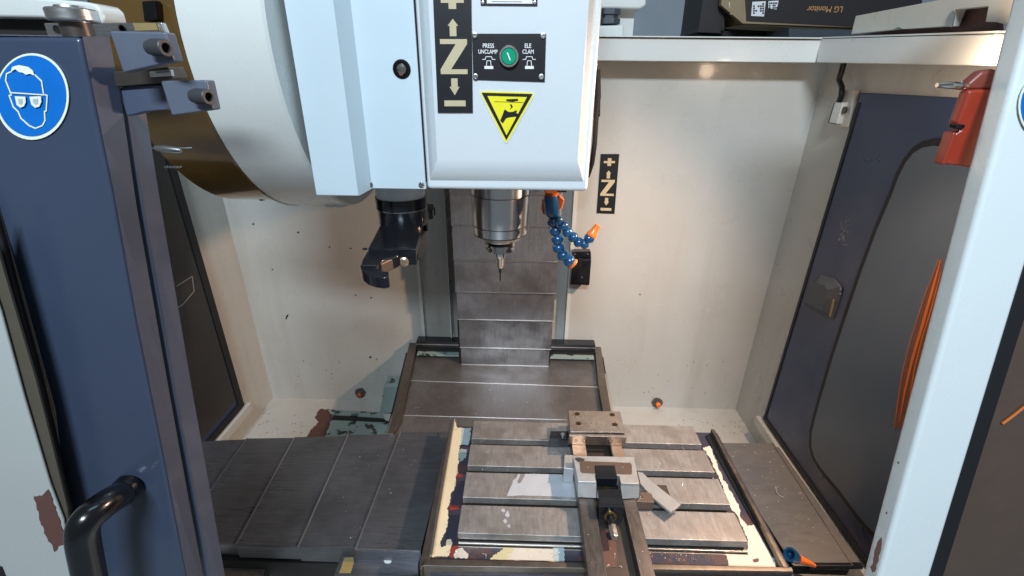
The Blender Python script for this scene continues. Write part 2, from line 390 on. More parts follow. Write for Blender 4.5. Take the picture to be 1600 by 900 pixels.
t = MB().prism(on(('y', YB+.06), [(1090,50),(1092,44),(1107,-60),(1128,-60),(1132,44),(1130,52)]), (0,.2,0)).build('dark_carton', 'boxblack'); tag(t, 'dark open carton standing left of the monitor carton', 'box')
t = MB().prism(on(('y', YB-.06), [(1233,44),(1420,50),(1420,66),(1233,66)]), (0,.3,0)).build('slate_panel', 'slate', None, .002); tag(t, 'slate coloured flat case under the monitor carton', 'case')
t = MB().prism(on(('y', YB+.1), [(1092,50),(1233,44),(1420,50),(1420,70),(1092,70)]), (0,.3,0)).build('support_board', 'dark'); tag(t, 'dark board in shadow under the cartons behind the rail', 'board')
# fittings behind the head
t = thing('pale_housing', 'pale rounded machine housing with hex fitting beside the spindle head at top', 'housing', at(965,30,1,1.32))
MB().prism(on(('y', 1.33), [(900,-60),(1012,-60),(1010,9),(1000,14),(900,13)]), (0,.1,0)).build('upper_cover', 'rim', t, .006, 3)
MB().prism(on(('y', 1.37), [(940,13),(992,13),(988,60),(940,60)]), (0,.05,0)).build('bracket_plate', 'rim', t)
MB().prism(on(('y', 1.31), [(935,40),(975,39),(974,59),(935,59)]), (0,.04,0)).build('lower_cover', 'rim', t, .004, 3)
b = MB(); c = at(952,38,1,1.335); b.lathe(c, (0,0,1), [(0,.026),(.012,.026),(.012,.02),(.02,.02),(.02,.025),(.032,.025)], 6, False); b.build('hex_fitting', 'slate', t, .001)

# ================================================================== COLUMN GUARD (vertical way cover)
t = thing('column_way_cover', 'telescopic brushed steel way cover hanging on the column behind the spindle', 'way cover', (-.05, 1.25, -.08))
seams = [(541,570), (498,543.5), (455,499.5), (405,456.5), (350,407), (300,352), (240,302)]
lx = [721, 718.5, 714.7, 711.5, 708.5, 705, 702]; rx = [857, 861, 864.5, 869, 871.5, 874.5, 877]
for i, (ya, yb) in enumerate(seams):
    Y = 1.262 - .004*i; m0 = (lx[i], yb-1.0); m1 = (rx[i], yb+2.5)
    P = [at(lx[i]-.0, yb-1.2, 1, Y), at(rx[i], yb+3.2, 1, Y)]
    x0, x1 = P[0].x, P[1].x; zb_ = (P[0].z+P[1].z)/2
    z1 = at(780, ya-6, 1, Y).z
    p = MB().box(x0, x1, Y, Y+.003, zb_, z1).build('cover_plate', 'guardv' if i > 1 else 'guarddark', t, .0006)
    MB().box(x0-.0005, x1+.0005, Y-.0020, Y+.012, zb_-.001, zb_+.0016).build('edge_lip', 'edge', p, .0006)
MB().box(-.196, .098, 1.266, 1.30, -.09, .9).build('guide_backing', 'dark', t)

# ================================================================== SADDLE COVER (Y axis)
ZC = -.09
t = thing('saddle_way_cover', 'stepped brushed steel cover sloping from the column foot to the table', 'way cover', (-.04, 1.1, ZC-.05))
def zpoly(z, pts): return on(('z', z), pts)
def topslab(z, pts, th): return MB().prism(zpoly(z, pts), (0, 0, -th))
topslab(ZC-.004, [(650,541),(934,549),(937,612),(636,604)], .003).build('cover_plate', 'guardy', t)
topslab(ZC, [(644,593.5),(934,604),(946,665),(624,658)], .003).build('cover_plate', 'guardy', t)
topslab(ZC+.004, [(627,648),(945,657),(960,720),(604,705)], .003).build('cover_plate', 'guardy', t)
for (a, b_, z) in (((640,594),(936,604.5),ZC), ((626,648),(945,657),ZC+.004)):
    A, B_ = at(*a, 2, z), at(*b_, 2, z)
    U = Vector((0,0,.0014)); MB().prism([A+U, B_+U, B_+Vector((0,0,-.004)), A+Vector((0,0,-.004))], (0, -.0032, 0)).build('edge_lip', 'edge', t, .0008)
topslab(ZC+.02, [(641,530),(653,530),(627,655),(614,678),(606,678)], .045).build('side_rail', 'frame', t, .0015)
topslab(ZC+.012, [(622,622),(630,622),(612,678),(602,678)], .03).build('side_rail', 'edge', t, .001)
topslab(ZC+.02, [(929,541),(939,541),(946,590),(955,643),(942,643),(935,603)], .045).build('side_rail', 'frame', t, .0015)
topslab(ZC+.013, [(942,584),(948,584),(958,643),(949,643)], .03).build('side_rail', 'edge', t, .001)
# cross beam at the foot of the column
A, B_ = at(653,519,1,1.335), at(928.5,529,1,1.335)
MB().box(A.x, B_.x, 1.30, 1.335, -.056, -.034).build('cross_beam', 'blackm', t, .0015)
MB().box(A.x, B_.x, 1.298, 1.3, -.045, -.0425).build('beam_lip', 'edge', t)
MB().box(A.x, B_.x, 1.31, 1.335, -.10, -.056).build('beam_web', 'dark', t)
MB().box(A.x+.002, B_.x-.002, 1.29, 1.31, -.083, -.078).build('wiper_strip', 'greenpaint', t)
topslab(ZC-.02, [(640,528),(940,540),(965,700),(600,690)], .18).build('saddle_body', 'dark', t)

# ================================================================== LEFT X-AXIS COVER
t = thing('left_way_cover', 'five plate telescopic dark steel cover left of the machine table', 'way cover', (-.4, .75, -.12))
L = [  # back-left, back-right, front-right, front-left
 [(625,675),(703,675),(657,862),(555,857)], [(543,680),(630,677.5),(560,856),(465,854.5)],
 [(460,683),(548,681),(470,854.5),(368,850)], [(385,685),(466,684),(373,850.5),(270,846)], [(300,690),(392,686),(276,848),(170,842)]]
for i, q in enumerate(L):
    z = -.070-.0062*i
    p = topslab(z, q, .0025).build('cover_plate', 'guardx', t, .0004)
    a, d = at(*q[3], 2, z), at(*q[2], 2, z)
    yy = min(a.y, d.y)
    MB().box(a.x+.0005, d.x, yy, yy+.0025, z-.045+.004*i, z-.0025).build('front_skirt', 'guardx', t, .0004)
    A, B_ = at(*q[0], 2, z), at(*q[3], 2, z)
    MB().prism([A, B_, B_+Vector((.0030,0,0)), A+Vector((.0030,0,0))], (0,0,.0012)).build('edge_lip', 'edge', p)
A = at(555,857,2,-.07); B_ = at(657,862,2,-.07)
MB().box(A.x, B_.x, A.y-.0012, A.y-.0001, -.0715, -.0695).build('front_lip', 'edge', t)
MB().box(-.80, -.185, .60, .86, -.30, -.125).build('under_frame', 'dark', t)
MB().box(-.60, -.50, .545, .60, -.17, -.145).build('lower_bracket', 'frame', t, .002)

# ================================================================== RIGHT X-AXIS COVER
t = thing('right_way_cover', 'flat brown grey steel cover right of the machine table strewn with chips', 'way cover', (.57, .75, -.12))
topslab(-.07, [(1118,692),(1207,693),(1332,884),(1240,884)], .003).build('cover_plate', 'guardr', t)
topslab(-.078, [(1195,695),(1217,699),(1349,884),(1320,884)], .003).build('cover_plate', 'guardr', t, label='narrow outer plate of the cover')
A, B_ = at(1206,693,2,-.07), at(1331,884,2,-.07)
MB().prism([A, B_, B_+Vector((.002,0,0)), A+Vector((.002,0,0))], (0,0,.0012)).build('edge_lip', 'frame', t)
MB().box(.46, .655, .568, .580, -.14, -.082).build('front_skirt', 'guardr', t)
MB().box(.46, .64, .60, .88, -.3, -.09).build('under_frame', 'dark', t)

# ================================================================== TABLE
t = thing('machine_table', 'T slotted cast iron machine table inside a pan with peeling cream paint', 'table', (.155, .73, -.07))
X0, X1 = -.1072, .4193
sy = [(.8235, .885), (.7425, .8055), (.6602, .7245), (.5810, .6425)]
for i, (y0, y1) in enumerate(sy):
    MB().box(X0, X1, y0, y1, -.016, 0).build('table_slab', 'table', t, .0012)
    sl = MB().box(X0+.0005, X1-.0005, y0+.004, y1, -.025, -.0162); sl.build('slot_wall', 'slot', t)
MB().box(X0-.004, X1+.004, .5725, .887, -.060, -.0252).build('table_base', 'frame', t, .0015)
MB().box(X0+.001, X1+.002, .5755, .5806, -.0235, -.0195).build('front_ledge', 'edge', t, .001)
ZP = -.026
MB().box(-.166, .485, .524, .893, -.075, ZP).build('pan_floor', 'pan', t)
# pan walls
def pw(pts, z, h, m='frame', nm='pan_wall'): return MB().prism(zpoly(z, pts), (0,0,-h)).build(nm, m, t, .001)
zr = -.010
pw([(699,680),(704,657),(709,657),(672,871),(657,890),(655,884)], zr, .075)
pw([(705,657),(709,657),(675,868),(671,868)], zr+.0006, .0006, 'edge', 'rim_edge')
pw([(671,873),(1224,886),(1237,886),(1240,893),(655,884),(659,873)], zr, .075)
pw([(1111,670),(1116,670),(1232,886),(1224,886)], zr, .075)
pw([(1102,680),(1111,676),(1222,882),(1206,868)], ZP+.004, .004, 'blackm', 'pan_gutter')
A = at(655,885,2,zr)
MB().box(-.178, .505, .508, .528, -.20, -.055).build('pan_apron', 'greenpaint', t, .002)
MB().box(-.180, .507, .505, .5085, -.060, -.052).build('apron_ledge', 'edge', t, .001)
# peeling paint, built as thin flakes on the pan floor
z10 = lambda x, y: (640+x*.31098, 620+y*.31111)
z9 = lambda x, y: (900+x*.225, 700+y*.225)
def flake(f, pts, m, lift=.0003, nm='paint_patch', z=ZP):
    if nm == 'paint_patch' and m in ('peel', 'peelw') and len(pts) > 8:
        c_ = ragged([f(*p) for p in pts], 2.2, 2.2); b0 = MB(); patch(b0, ('z', z), c_, .0001, .00015); b0.build('primer_edge', 'primer', t)
    b = MB(); patch(b, ('z', z), ragged([f(*p) for p in pts], 2.0, 1.1), lift, .0004); return b.build(nm, m, t)
flake(z10, [(226,112),(236,150),(244,158),(268,158),(262,238),(250,246),(248,262),(247,330),(240,350),(246,385),(230,400),(232,440),(224,470),(212,480),(205,500),(204,530),(190,560),(194,600),(190,650),(170,700),(152,738),(160,757),(182,750),(185,722),(206,716),(214,735),(208,760),(200,800),(110,806),(140,600),(190,320)], 'peel')
flake(z10, [(262,158),(308,158),(300,232),(292,245),(256,240)], 'peelb', .0004)
flake(z10, [(250,262),(290,264),(284,300),(268,318),(250,330)], 'greenpaint', .0004)
flake(z10, [(205,765),(225,748),(250,755),(248,775),(225,790),(215,812),(205,808)], 'redoxide', .0005)
flake(z10, [(234,770),(262,758),(280,776),(296,790),(290,812),(225,812),(222,795)], 'peelw', .0006)
flake(z10, [(236,392),(268,385),(266,404),(234,406)], 'redoxide', .0004); flake(z10, [(205,545),(250,545),(248,568),(200,570)], 'redoxide', .0004)
flake(z10, [(404,818),(420,798),(455,780),(470,762),(490,748),(560,752),(660,756),(776,758),(778,830)], 'peelw')
flake(z10, [(720,758),(776,758),(778,830),(725,826)], 'peelb', .001)
flake(z9, [(880,0),(935,-10),(950,40),(975,90),(985,140),(1008,180),(1020,225),(1050,250),(1060,290),(1082,310),(1110,370),(1130,400),(1142,440),(1138,478),(1165,510),(1190,545),(1240,530),(1262,560),(1330,680),(1380,790),(1386,840),(1062,834),(1056,780),(1036,735),(1190,735),(1195,640),(1120,470),(1075,420),(1040,330),(1000,220),(960,140),(930,70)], 'peelw')
flake(z9, [(1240,530),(1262,528),(1300,570),(1345,650),(1380,760),(1374,800),(1330,690),(1290,620)], 'peelb', .0010)
flake(z9, [(1225,775),(1250,768),(1272,780),(1262,795),(1238,797)], 'rust', .0010)
flake(z9, [(1385,790),(1420,790),(1438,834),(1395,838)], 'rust', .0012)

# block in front of the left cover
t = thing('apron_block', 'grey steel block with an ochre grease patch at the lower left of the pan', 'block', (-.25, .5, -.2))
q = zpoly(-.10, [(533,868),(654,870),(654,960),(497,960)])
MB().prism(q, (0,0,-.08)).build('block', 'guardx', t, .002)
b = MB(); patch(b, ('z', -.10), [(538,872),(552,871),(553,880),(548,896),(530,896),(534,885)], .0003, .0008); b.build('grease_patch', 'ochre', t)
b = MB(); patch(b, ('z', -.10), ell(606,878,6,3,10), .0003, .0015); b.build('paint_spot', 'white', t)
tg = MB().box(-.190, -.181, .500, .535, -.13, -.058).build('coolant_residue', plain('green_residue', (.25,.30,.10), .5, grain=.5), None, .003)
tag(tg, 'yellow green dried coolant crust on the lower left corner of the pan', 'crust')

# ================================================================== VISE
t = thing('machine_vise', 'steel milling vise bolted across the table slots with jaws slightly apart', 'vise', (.17, .68, 0))
JT, BT = .060, .030
def vx(z): return z
# bed
MB().box(.1172, .1478, .440, .870, .0005, BT).build('bed_rail', 'bed', t, .0012)
MB().box(.2010, .2262, .440, .870, .0005, BT).build('bed_rail', 'bed', t, .0012)
MB().box(.1482, .2006, .440, .870, .0005, .010).build('bed_channel', 'slot', t)
b = MB(); b.box(.1180, .1470, .715, .790, BT+.0002, BT+.0016); b.build('wear_strip', 'copper', t, .0005)
b = MB(); b.box(.2030, .2255, .715, .790, BT+.0002, BT+.0016); b.build('wear_strip', 'copper', t, .0005)
# fixed jaw
fj = MB().prism(zpoly(JT, [(887.5,641.3),(969.3,642.7),(976,675.5),(890.7,674.7)]), (0,0,-(JT-BT-.001))).build('fixed_jaw', 'jawf', t, .0012)
z8 = lambda x, y: (840+x*.26667, 620+y*.26667)
for (x, y) in [(232,101),(437,106),(240,157),(452,163)]:
    p = at(*z8(x, y), 2, JT)
    MB().lathe(p-Vector((0,0,.0006)), (0,0,1), [(0,.0074),(.0011,.0074),(.0012,.0060),(.0003,.0058)], 20, True, False).build('counterbore', 'brass', fj)
    MB().lathe(p-Vector((0,0,.0002)), (0,0,1), [(0,.0058),(.0006,.0055)], 20).build('recess', 'dark', fj)
    MB().lathe(p+Vector((0,0,.0002)), (0,0,1), [(0,.0034),(.0008,.0030)], 6, False).build('socket_screw', 'blackm', fj)
A, B_ = at(890,675.2,2,JT), at(977.5,676.2,2,JT); yf = A.y-.0075
jp = MB().box(A.x-.0015, B_.x+.001, yf, A.y-.0005, BT+.0018, JT-.003).build('jaw_plate', 'jawf', t, .001)
for (x, r) in ((226,.0028),(275,.005),(428,.005),(478,.0028)):
    p = at(*z8(x, 243), 1, yf); p.z = (BT+JT)/2-.001
    MB().lathe(p+Vector((0,.0006,0)), (0,-1,0), [(0,r),(.0010,r),(.0011,r*.8),(.0002,r*.7)], 18).build('jaw_screw', 'blackm', jp)
# movable jaw: body with sloping nose either side of the screw nut
mz = JT-.001
poly = [(894.7,712),(990.7,713.5),(999,756),(970,755),(967,742.5),(930,741.5),(932,753.5),(903,752)]
top = zpoly(mz, poly)
mj = MB().prism(top, (0,0,-(mz-BT-.002))).build('movable_jaw', 'jaw', t, .0012)
for pair, low in (([(932,753.5),(903,752)], [(904,777),(934,778.5)]), ([(999,756),(970,755)], [(972,780),(1001,778.5)])):
    T = zpoly(mz-.0015, pair); Lw = zpoly(BT+.002, low)
    b = MB(); a0, a1 = T; l1, l0 = Lw[1], Lw[0]
    l0 = Vector((a1.x, Lw[0].y, BT+.002)); l1 = Vector((a0.x, Lw[1].y, BT+.002))
    k0 = Vector((a1.x, a1.y, BT+.002)); k1 = Vector((a0.x, a0.y, BT+.002))
    b.add([a1, a0, k0, k1, l0, l1], [(0,1,5,4),(2,4,5,3),(0,4,2),(1,3,5)]); b.build('jaw_nose', 'jaw', mj, .0008)
b = MB(); patch(b, ('z', mz), [z8(*p) for p in [(250,378),(545,388),(552,400),(553,450),(545,456),(262,448),(252,440),(246,390)]], .0002, .0008); b.build('top_cover', 'viseplate', mj, .0003)
for (x, y) in ((292,413),(497,412),(398,434)):
    p = at(*z8(x, y), 2, mz+.001); MB().lathe(p, (0,0,1), [(0,.0022),(.0008,.002)], 10).build('cover_screw', 'edge', mj)
b = MB(); patch(b, ('z', mz), [(898,716),(905,715),(914,718),(912,722),(903,722)], .0002, .0006); b.build('stamp_mark', 'slot', mj)
MB().prism(zpoly(mz+.003, [z8(*p) for p in [(335,400),(452,400),(470,480),(342,478)]]), (0,0,-.022)).build('nut_bracket', 'blackm', t, .001)
p = at(948,764,2,.035)
MB().lathe(p+Vector((0,.03,0)), (0,-1,0), [(0,.006)]+[(.001+i*.0024+d, .0062 if d else .0048) for i in range(12) for d in (0,.0012)], 16).build('lead_screw', 'brass', t)
q = zpoly(.056, [z8(*p) for p in [(352,540),(490,540),(506,648),(364,645)]])
sb = MB().prism(q, (0,0,-.040)).build('screw_block', 'blackm', t, .001)
yb = min(v.y for v in q); zc = .034; xc = (q[2].x+q[3].x)/2-.0005
MB().lathe((xc, yb+.0005, zc), (0,-1,0), [(0,.0115),(.003,.0115),(.0035,.0095),(.0018,.0085),(.0018,.007)], 22).build('bearing_ring', 'brass', t)
MB().lathe((xc, yb, zc), (0,-1,0), [(0,.0068),(.012,.0068),(.013,.009),(.020,.009),(.0205,.0075)], 22).build('screw_shaft', 'blackm', t)
MB().lathe((xc, yb-.019, zc), (0,-1,0), [(0,.0074),(.024,.0074),(.026,.0065)], 6, False).build('hex_end', 'steel', t)
p = at(*z8(423, 812), 2, .012)
MB().lathe(p, (0,-.7,.7), [(0,.0065),(.006,.0065),(.007,.005),(.003,.004),(.003,0)], 16).build('bed_bolt', 'blackm', t)
b = MB(); patch(b, ('z', .0102), [z8(*p) for p in [(372,785),(400,780),(440,830),(462,860),(465,1000),(385,1000)]], .0001, .0004); b.build('rust_film', 'rust', t)
tb = bpy.data.objects['machine_table']
b = MB(); patch(b, ('z', 0), [(640+x*.31098, 620+y*.31111) for x, y in [(488,500),(500,470),(515,440),(520,420),(535,410),(545,388),(556,392),(550,410),(540,425),(548,438),(560,430),(575,405),(580,388),(640,388),(730,390),(815,393),(826,420),(832,506),(760,502),(640,498),(560,496)]], .0002, .0003); b.build('pale_residue', 'residue', tb)
for (x, y, r) in ((470,570,9),(492,590,12),(480,625,10),(500,650,8)):
    b = MB(); patch(b, ('z', 0), [(640+(x+r*random.uniform(.6,1.3)*math.cos(a))*.31098, 620+(y+r*1.2*random.uniform(.6,1.3)*math.sin(a))*.31111) for a in [i*.7 for i in range(9)]], .0002, .0003); b.build('pale_residue', 'residue', tb)

t = thing('black_clamp', 'small black block with socket screw gripping the vise on its left', 'clamp', (.1, .79, 0))
q = zpoly(.026, [z8(*p) for p in [(75,200),(178,200),(186,245),(70,245)]])
MB().prism(q, (0,0,-.0255)).build('block', 'blackm', t, .0012)
screw('screw', at(*z8(147,226), 2, .026), (0,0,1), .006, .003, t)
t = thing('left_parallel', 'pale ground steel tab standing at the left end of the movable jaw', 'steel strip', at(885,720,2,.03))
MB().prism(zpoly(.040, [(882,710),(896,711),(897,733),(881,731)]), (0,0,-.038)).build('strip', 'jaw', t, .001)
t = thing('brown_clamp', 'small brown block with bright screw at the right foot of the vise', 'clamp', (.24, .66, 0))
MB().prism(zpoly(.022, [(997,768),(1019,769),(1022.5,785),(993.5,784)]), (0,0,-.0215)).build('block', 'viseplate', t, .0012)
screw('screw', at(999,777,2,.022), (0,0,1), .006, .004, t, 'chrome')
t = thing('grey_scraper', 'flat grey bar lying slanted on the table slabs right of the vise', 'bar', (.28, .68, 0))
MB().prism(zpoly(.022, [(996,737),(1004,738),(1016,750),(1064,788),(1048,800),(1022,779),(1001,756)]), (0,0,-.006)).build('bar', 'clearbar', t, .0008)
MB().box(.27, .30, .655, .69, .0005, .0155).build('rest_block', 'slot', t)

# ================================================================== SPINDLE HEAD
YH = .668; XHL, XHR = -.1392, .0935; ZH = .609; YR = .640
t = thing('milling_head', 'white spindle head with raised cover and bright turned spindle nose', 'spindle head', (-.042, .85, ZH))
MB().box(XHL, XHR, YH, 1.20, ZH, 1.10).build('housing', 'head', t, .006, 3)
# raised face with chamfered sides
fo = on(('y', YH+.002), [(671,284),(912,286)]); fi = on(('y', YR), [(683,249.5),(903,250.5)])
fo = [Vector((fo[0].x, YH+.002, fo[0].z)), Vector((fo[1].x, YH+.002, fo[1].z)), Vector((fo[1].x, YH+.002, 1.1)), Vector((fo[0].x, YH+.002, 1.1))]
fi = [Vector((fi[0].x, YR, fi[0].z)), Vector((fi[1].x, YR, fi[1].z)), Vector((fi[1].x, YR, 1.1)), Vector((fi[0].x, YR, 1.1))]
MB().add(fo+fi, [(4,5,6,7),(0,1,5,4),(1,2,6,5),(3,0,4,7),(2,3,7,6),(3,2,1,0)]).build('raised_cover', 'head', t, .0012, 2)
PL = ('y', YR)
z5 = lambda x, y: (640+x*.35556, y*.35556)
def axis_sign(parent, plane, quad, nm='axis_sign'):
    tl, tr, br, bl = quad
    sg = MB(); patch(sg, plane, quad, .0006, .0012); so = sg.build(nm, 'sign_black', parent)
    def uv(u, v):
        x = (tl[0]*(1-u)+tr[0]*u)*(1-v)+(bl[0]*(1-u)+br[0]*u)*v; y = (tl[1]*(1-u)+tr[1]*u)*(1-v)+(bl[1]*(1-u)+br[1]*u)*v; return (x, y)
    def sh(name, *polys):
        b = MB()
        for k, P in enumerate(polys): patch(b, plane, [uv(*p) for p in P], .0019, .0003)
        b.build(name, 'gold', so if so.get('category') is None else so)
    a = .13
    sh('plus_mark', [(.40,.07),(.60,.07),(.60,.117),(.80,.117),(.80,.153),(.60,.153),(.60,.20),(.40,.20),(.40,.153),(.20,.153),(.20,.117),(.40,.117)])
    sh('up_arrow', [(.5,.275),(.64,.33),(.59,.33),(.59,.41),(.41,.41),(.41,.33),(.36,.33)])
    sh('letter_z', [(.14,.432),(.87,.432),(.87,.470),(.42,.665),(.87,.665),(.87,.702),(.13,.702),(.13,.665),(.56,.470),(.14,.470)])
    sh('down_arrow', [(.41,.735),(.59,.735),(.59,.80),(.64,.80),(.5,.865),(.36,.80),(.41,.80)])
    sh('minus_mark', [(.20,.905),(.80,.905),(.80,.950),(.20,.950)])
    return so
axis_sign(t, PL, [(676,-26),(736.5,-26),(739,176),(684.4,176)])
# button plate
bp = MB(); patch(bp, PL, [z5(275,148),z5(600,148),z5(594,360),z5(280,350)], .0004, .0012); bp = bp.build('button_plate', 'sign_black', t, .0003)
for (x, y) in ((287,156),(587,158),(290,337),(579,338)): screw('screw', at(*z5(x, y), 1, YR-.0016), (0,-1,0), .0034, .0018, bp, 'steel', 12)
c = at(*z5(437,249), 1, YR-.0016)
MB().lathe(c, (0,-1,0), [(0,.0125),(.004,.0125),(.006,.0115),(.006,.0098),(.003,.0096)], 28).build('button_ring', 'edge', bp)
MB().lathe(c, (0,-1,0), [(0,.0094),(.0045,.0094),(.0055,.0085)], 28).build('green_button', 'green', bp)
b = MB(); stroke(b, ('y', YR-.0072), [z5(430,232), z5(442,264)], 1.8, .0, .0003); b.build('button_mark', 'white', bp)
text('PRESS', *z5(346,202), YR-.0020, .0068, 'white', bp, sx=.82); text('UNCLAMP', *z5(344,228), YR-.0020, .0064, 'white', bp, sx=.80)
text('ELE', *z5(520,202), YR-.0020, .0068, 'white', bp, sx=.82); text('CLAM', *z5(521,228), YR-.0020, .0066, 'white', bp, sx=.82)
for cx in (348, 526):
    b = MB(); PP = ('y', YR-.0017)
    for k, seg in enumerate(([(-28,-2),(-16,-2),(-12,-14),(12,-14),(16,-2),(28,-2)], [(-10,26),(-8,4),(8,4),(10,26)])):
        stroke(b, PP, [z5(cx+x, 263+y) for x, y in seg], 1.0, .0001+.0003*k, .0002)
    patch(b, PP, [z5(cx-19,290),z5(cx+19,290),z5(cx+20,303),z5(cx-19,303)], .0001, .0002); b.build('clamp_pictogram', 'white', bp)
# name plate at the top
b = MB(); patch(b, PL, [z5(310,-80),z5(560,-80),z5(562,26),z5(313,24)], .0004, .001); npx = b.build('name_plate', 'sign_black', t)
b = MB(); patch(b, PL, [z5(338,-60),z5(538,-60),z5(540,17),z5(340,16)], .0016, .0002); b.build('plate_print', 'white', npx)
b = MB(); stroke(b, PL, [z5(362,8),z5(494,9)], .8, .0020, .0001); b.build('fine_print', 'slate', npx)
for x in (322, 550): screw('screw', at(*z5(x, 12), 1, YR-.0014), (0,-1,0), .002, .001, npx, 'steel', 10)
# warning triangle
def rtri(pts, r):
    out = []; n = len(pts)
    for i in range(n):
        p, a, c_ = Vector(pts[i]), Vector(pts[i-1]), Vector(pts[(i+1) % n])
        u = (a-p).normalized(); v = (c_-p).normalized()
        for k in range(5):
            s_ = k/4; q = (p+u*r)*(1-s_)**2+p*2*s_*(1-s_)+(p+v*r)*s_**2; out.append(tuple(q))
    return out
b = MB(); patch(b, PL, [z5(*p) for p in rtri([(300,395),(558,404),(424,642)], 24)], .0004, .0004); wt = b.build('warning_sticker', 'scream', t)
b = MB(); patch(b, PL, [z5(*p) for p in rtri([(308,400),(550,408),(425,632)], 20)], .0008, .0002); b.build('yellow_field', 'yellow', wt)
o3 = [(316,407),(541,413),(425,616)]; i3 = [(342,421),(516,426),(426,594)]
b = MB()
for i in range(3):
    j = (i+1) % 3; patch(b, PL, [z5(*o3[i]), z5(*o3[j]), z5(*i3[j]), z5(*i3[i])], .0010, .0002)
b.build('black_border', 'sign_black', wt)
b = MB()
for P in ([(398,530),(418,480),(436,492),(460,490),(476,500),(470,512),(450,514),(436,516),(424,520),(410,542)], [(424,436),(476,434),(478,442),(456,447),(440,446),(426,444)], [(458,488),(470,484),(472,492),(462,496)], [(440,458),(446,470),(440,482),(454,470),(448,458)], [(470,500),(482,508),(478,516),(464,512)]):
    patch(b, PL, [z5(*p) for p in P], .0011, .0002)
stroke(b, PL, [z5(372,446), z5(500,450)], .5, .0015, .0001)
b.build('hand_pictogram', 'sign_black', wt)

# spindle nose (turned steel) on its own axis
CX, CY = -.0418, .85
nz = t
MB().lathe((CX,CY,ZH-.004), (0,0,-1), [(0,.0545),(.040,.0545),(.0405,.0530),(.0425,.0530),(.043,.0538),(.098,.0518),(.0985,.0505),(.1005,.0505),(.101,.0512),(.116,.0505),(.126,.041),(.127,.033),(.131,.032)], 56).build('nose_sleeve', 'nose', nz)
for dz_, r_ in ((.0415,.0533),(.0995,.0508),(.1165,.0507)):
    MB().lathe((CX,CY,ZH-.004-dz_), (0,0,-1), [(0,r_),(.0014,r_)], 56).build('groove_ring', 'dark', nz)
MB().lathe((CX,CY,ZH-.1312), (0,0,-1), [(0,.030),(.004,.030),(.005,.026),(.0085,.026)], 40).build('spindle_ring', 'blackm', nz)
MB().box(CX+.0525, CX+.056, CY-.008, CY, ZH-.115, ZH-.03).build('feed_tube', 'steel', nz)
th = thing('tool_holder', 'slim tool holder with a thin end mill clamped in the spindle', 'tool holder', (CX, CY, .40))
MB().lathe((CX,CY,.4685), (0,0,-1), [(0,.0255),(.002,.0285),(.006,.0285),(.008,.0245),(.0105,.0245),(.0125,.0275),(.015,.0275),(.017,.020),(.019,.018)], 40).build('flange', 'chrome', th)
MB().lathe((CX,CY,.4496), (0,0,-1), [(0,.0105),(.014,.0098),(.016,.0085),(.030,.0078),(.036,.004)], 28).build('collet_nut', 'chrome', th)
b = MB(); b.lathe((CX,CY,.4125), (0,0,-1), [(0,.0030),(.006,.0028),(.0095,.0017),(.024,.0016),(.027,.0010)], 14); b.build('end_mill', 'blackm', th)

# ================================================================== COOLANT HOSES
def hose(name, pts, Y, r, label, tip, tipm='orange'):
    g = thing(name, label, 'coolant hose', at(*pts[0], 1, Y), 'coolant hoses beside the spindle')
    P = [at(x, y, 1, Y+(dy if len(q) > 2 else 0)) for q in pts for (x, y, *rest) in [q] for dy in [rest[0] if rest else 0]]
    # resample
    seg = [0]
    for a, b_ in zip(P[:-1], P[1:]): seg.append(seg[-1]+(b_-a).length)
    n = max(3, int(seg[-1]/(r*1.16)))
    for k in range(n):
        s_ = seg[-1]*k/(n-1); i = max(j for j in range(len(seg)) if seg[j] <= s_+1e-9); i = min(i, len(P)-2)
        u = (s_-seg[i])/(seg[i+1]-seg[i]); c = P[i].lerp(P[i+1], u); d = (P[i+1]-P[i]).normalized()
        MB().lathe(c-d*r*.8, d, [(0,r*.50),(r*.18,r*.78),(r*.5,r*.97),(r*.8,r*1.0),(r*1.1,r*.93),(r*1.35,r*.72),(r*1.5,r*.45)], 16).build('hose_segment', 'bluehose', g)
    a, d = P[-1], (P[-1]-P[-2]).normalized()
    MB().lathe(a+d*r*.5, d, tip, 16).build('nozzle', tipm, g)
    return g
hose('coolant_hose', [(862,318),(862,338),(866,352),(871,372),(873,388),(882,402),(890,408)], .80, .0115, 'blue segmented coolant hose bending down to a wide orange ring nozzle', [(0,.009),(.002,.0105),(.0045,.0105),(.005,.007)])
hose('coolant_hose', [(872,345),(880,352),(889,366),(900,374),(909,384),(917,378),(921,372)], .785, .0095, 'blue segmented coolant hose bending right to an orange cone nozzle', [(0,.009),(.004,.009),(.006,.0075),(.022,.0050),(.023,.003)])
MB().lathe(at(861,306,1,.795), at(863,338,1,.795)-at(861,306,1,.795), [(0,.012),(.010,.0135),(.030,.0135),(.034,.0115)], 18).build('hose_collar', 'bluehose', bpy.data.objects['coolant_hose'])
t = thing('hose_manifold', 'orange and dark fitting feeding both blue hoses under the head edge', 'fitting', at(865,310,1,.81))
MB().lathe(at(862,300,1,.80), (0,0,-1), [(0,.012),(.012,.012),(.013,.015),(.018,.015)], 16).build('fitting_body', 'orange_dk', t)
MB().prism(on(('y', .79), [(867,318),(874,306),(882,312),(879,325),(870,334),(866,330)]), (0,.016,0)).build('valve_lever', 'orange', t, .002)
MB().box(at(850,300,1,.82).x, at(885,300,1,.82).x, .81, .84, .575, ZH).build('manifold_block', 'blackm', t, .002)
MB().tube([at(850,312,1,.80), at(848,325,1,.80), at(851,334,1,.80)], .003).build('orange_clip', 'orange_dk', t)

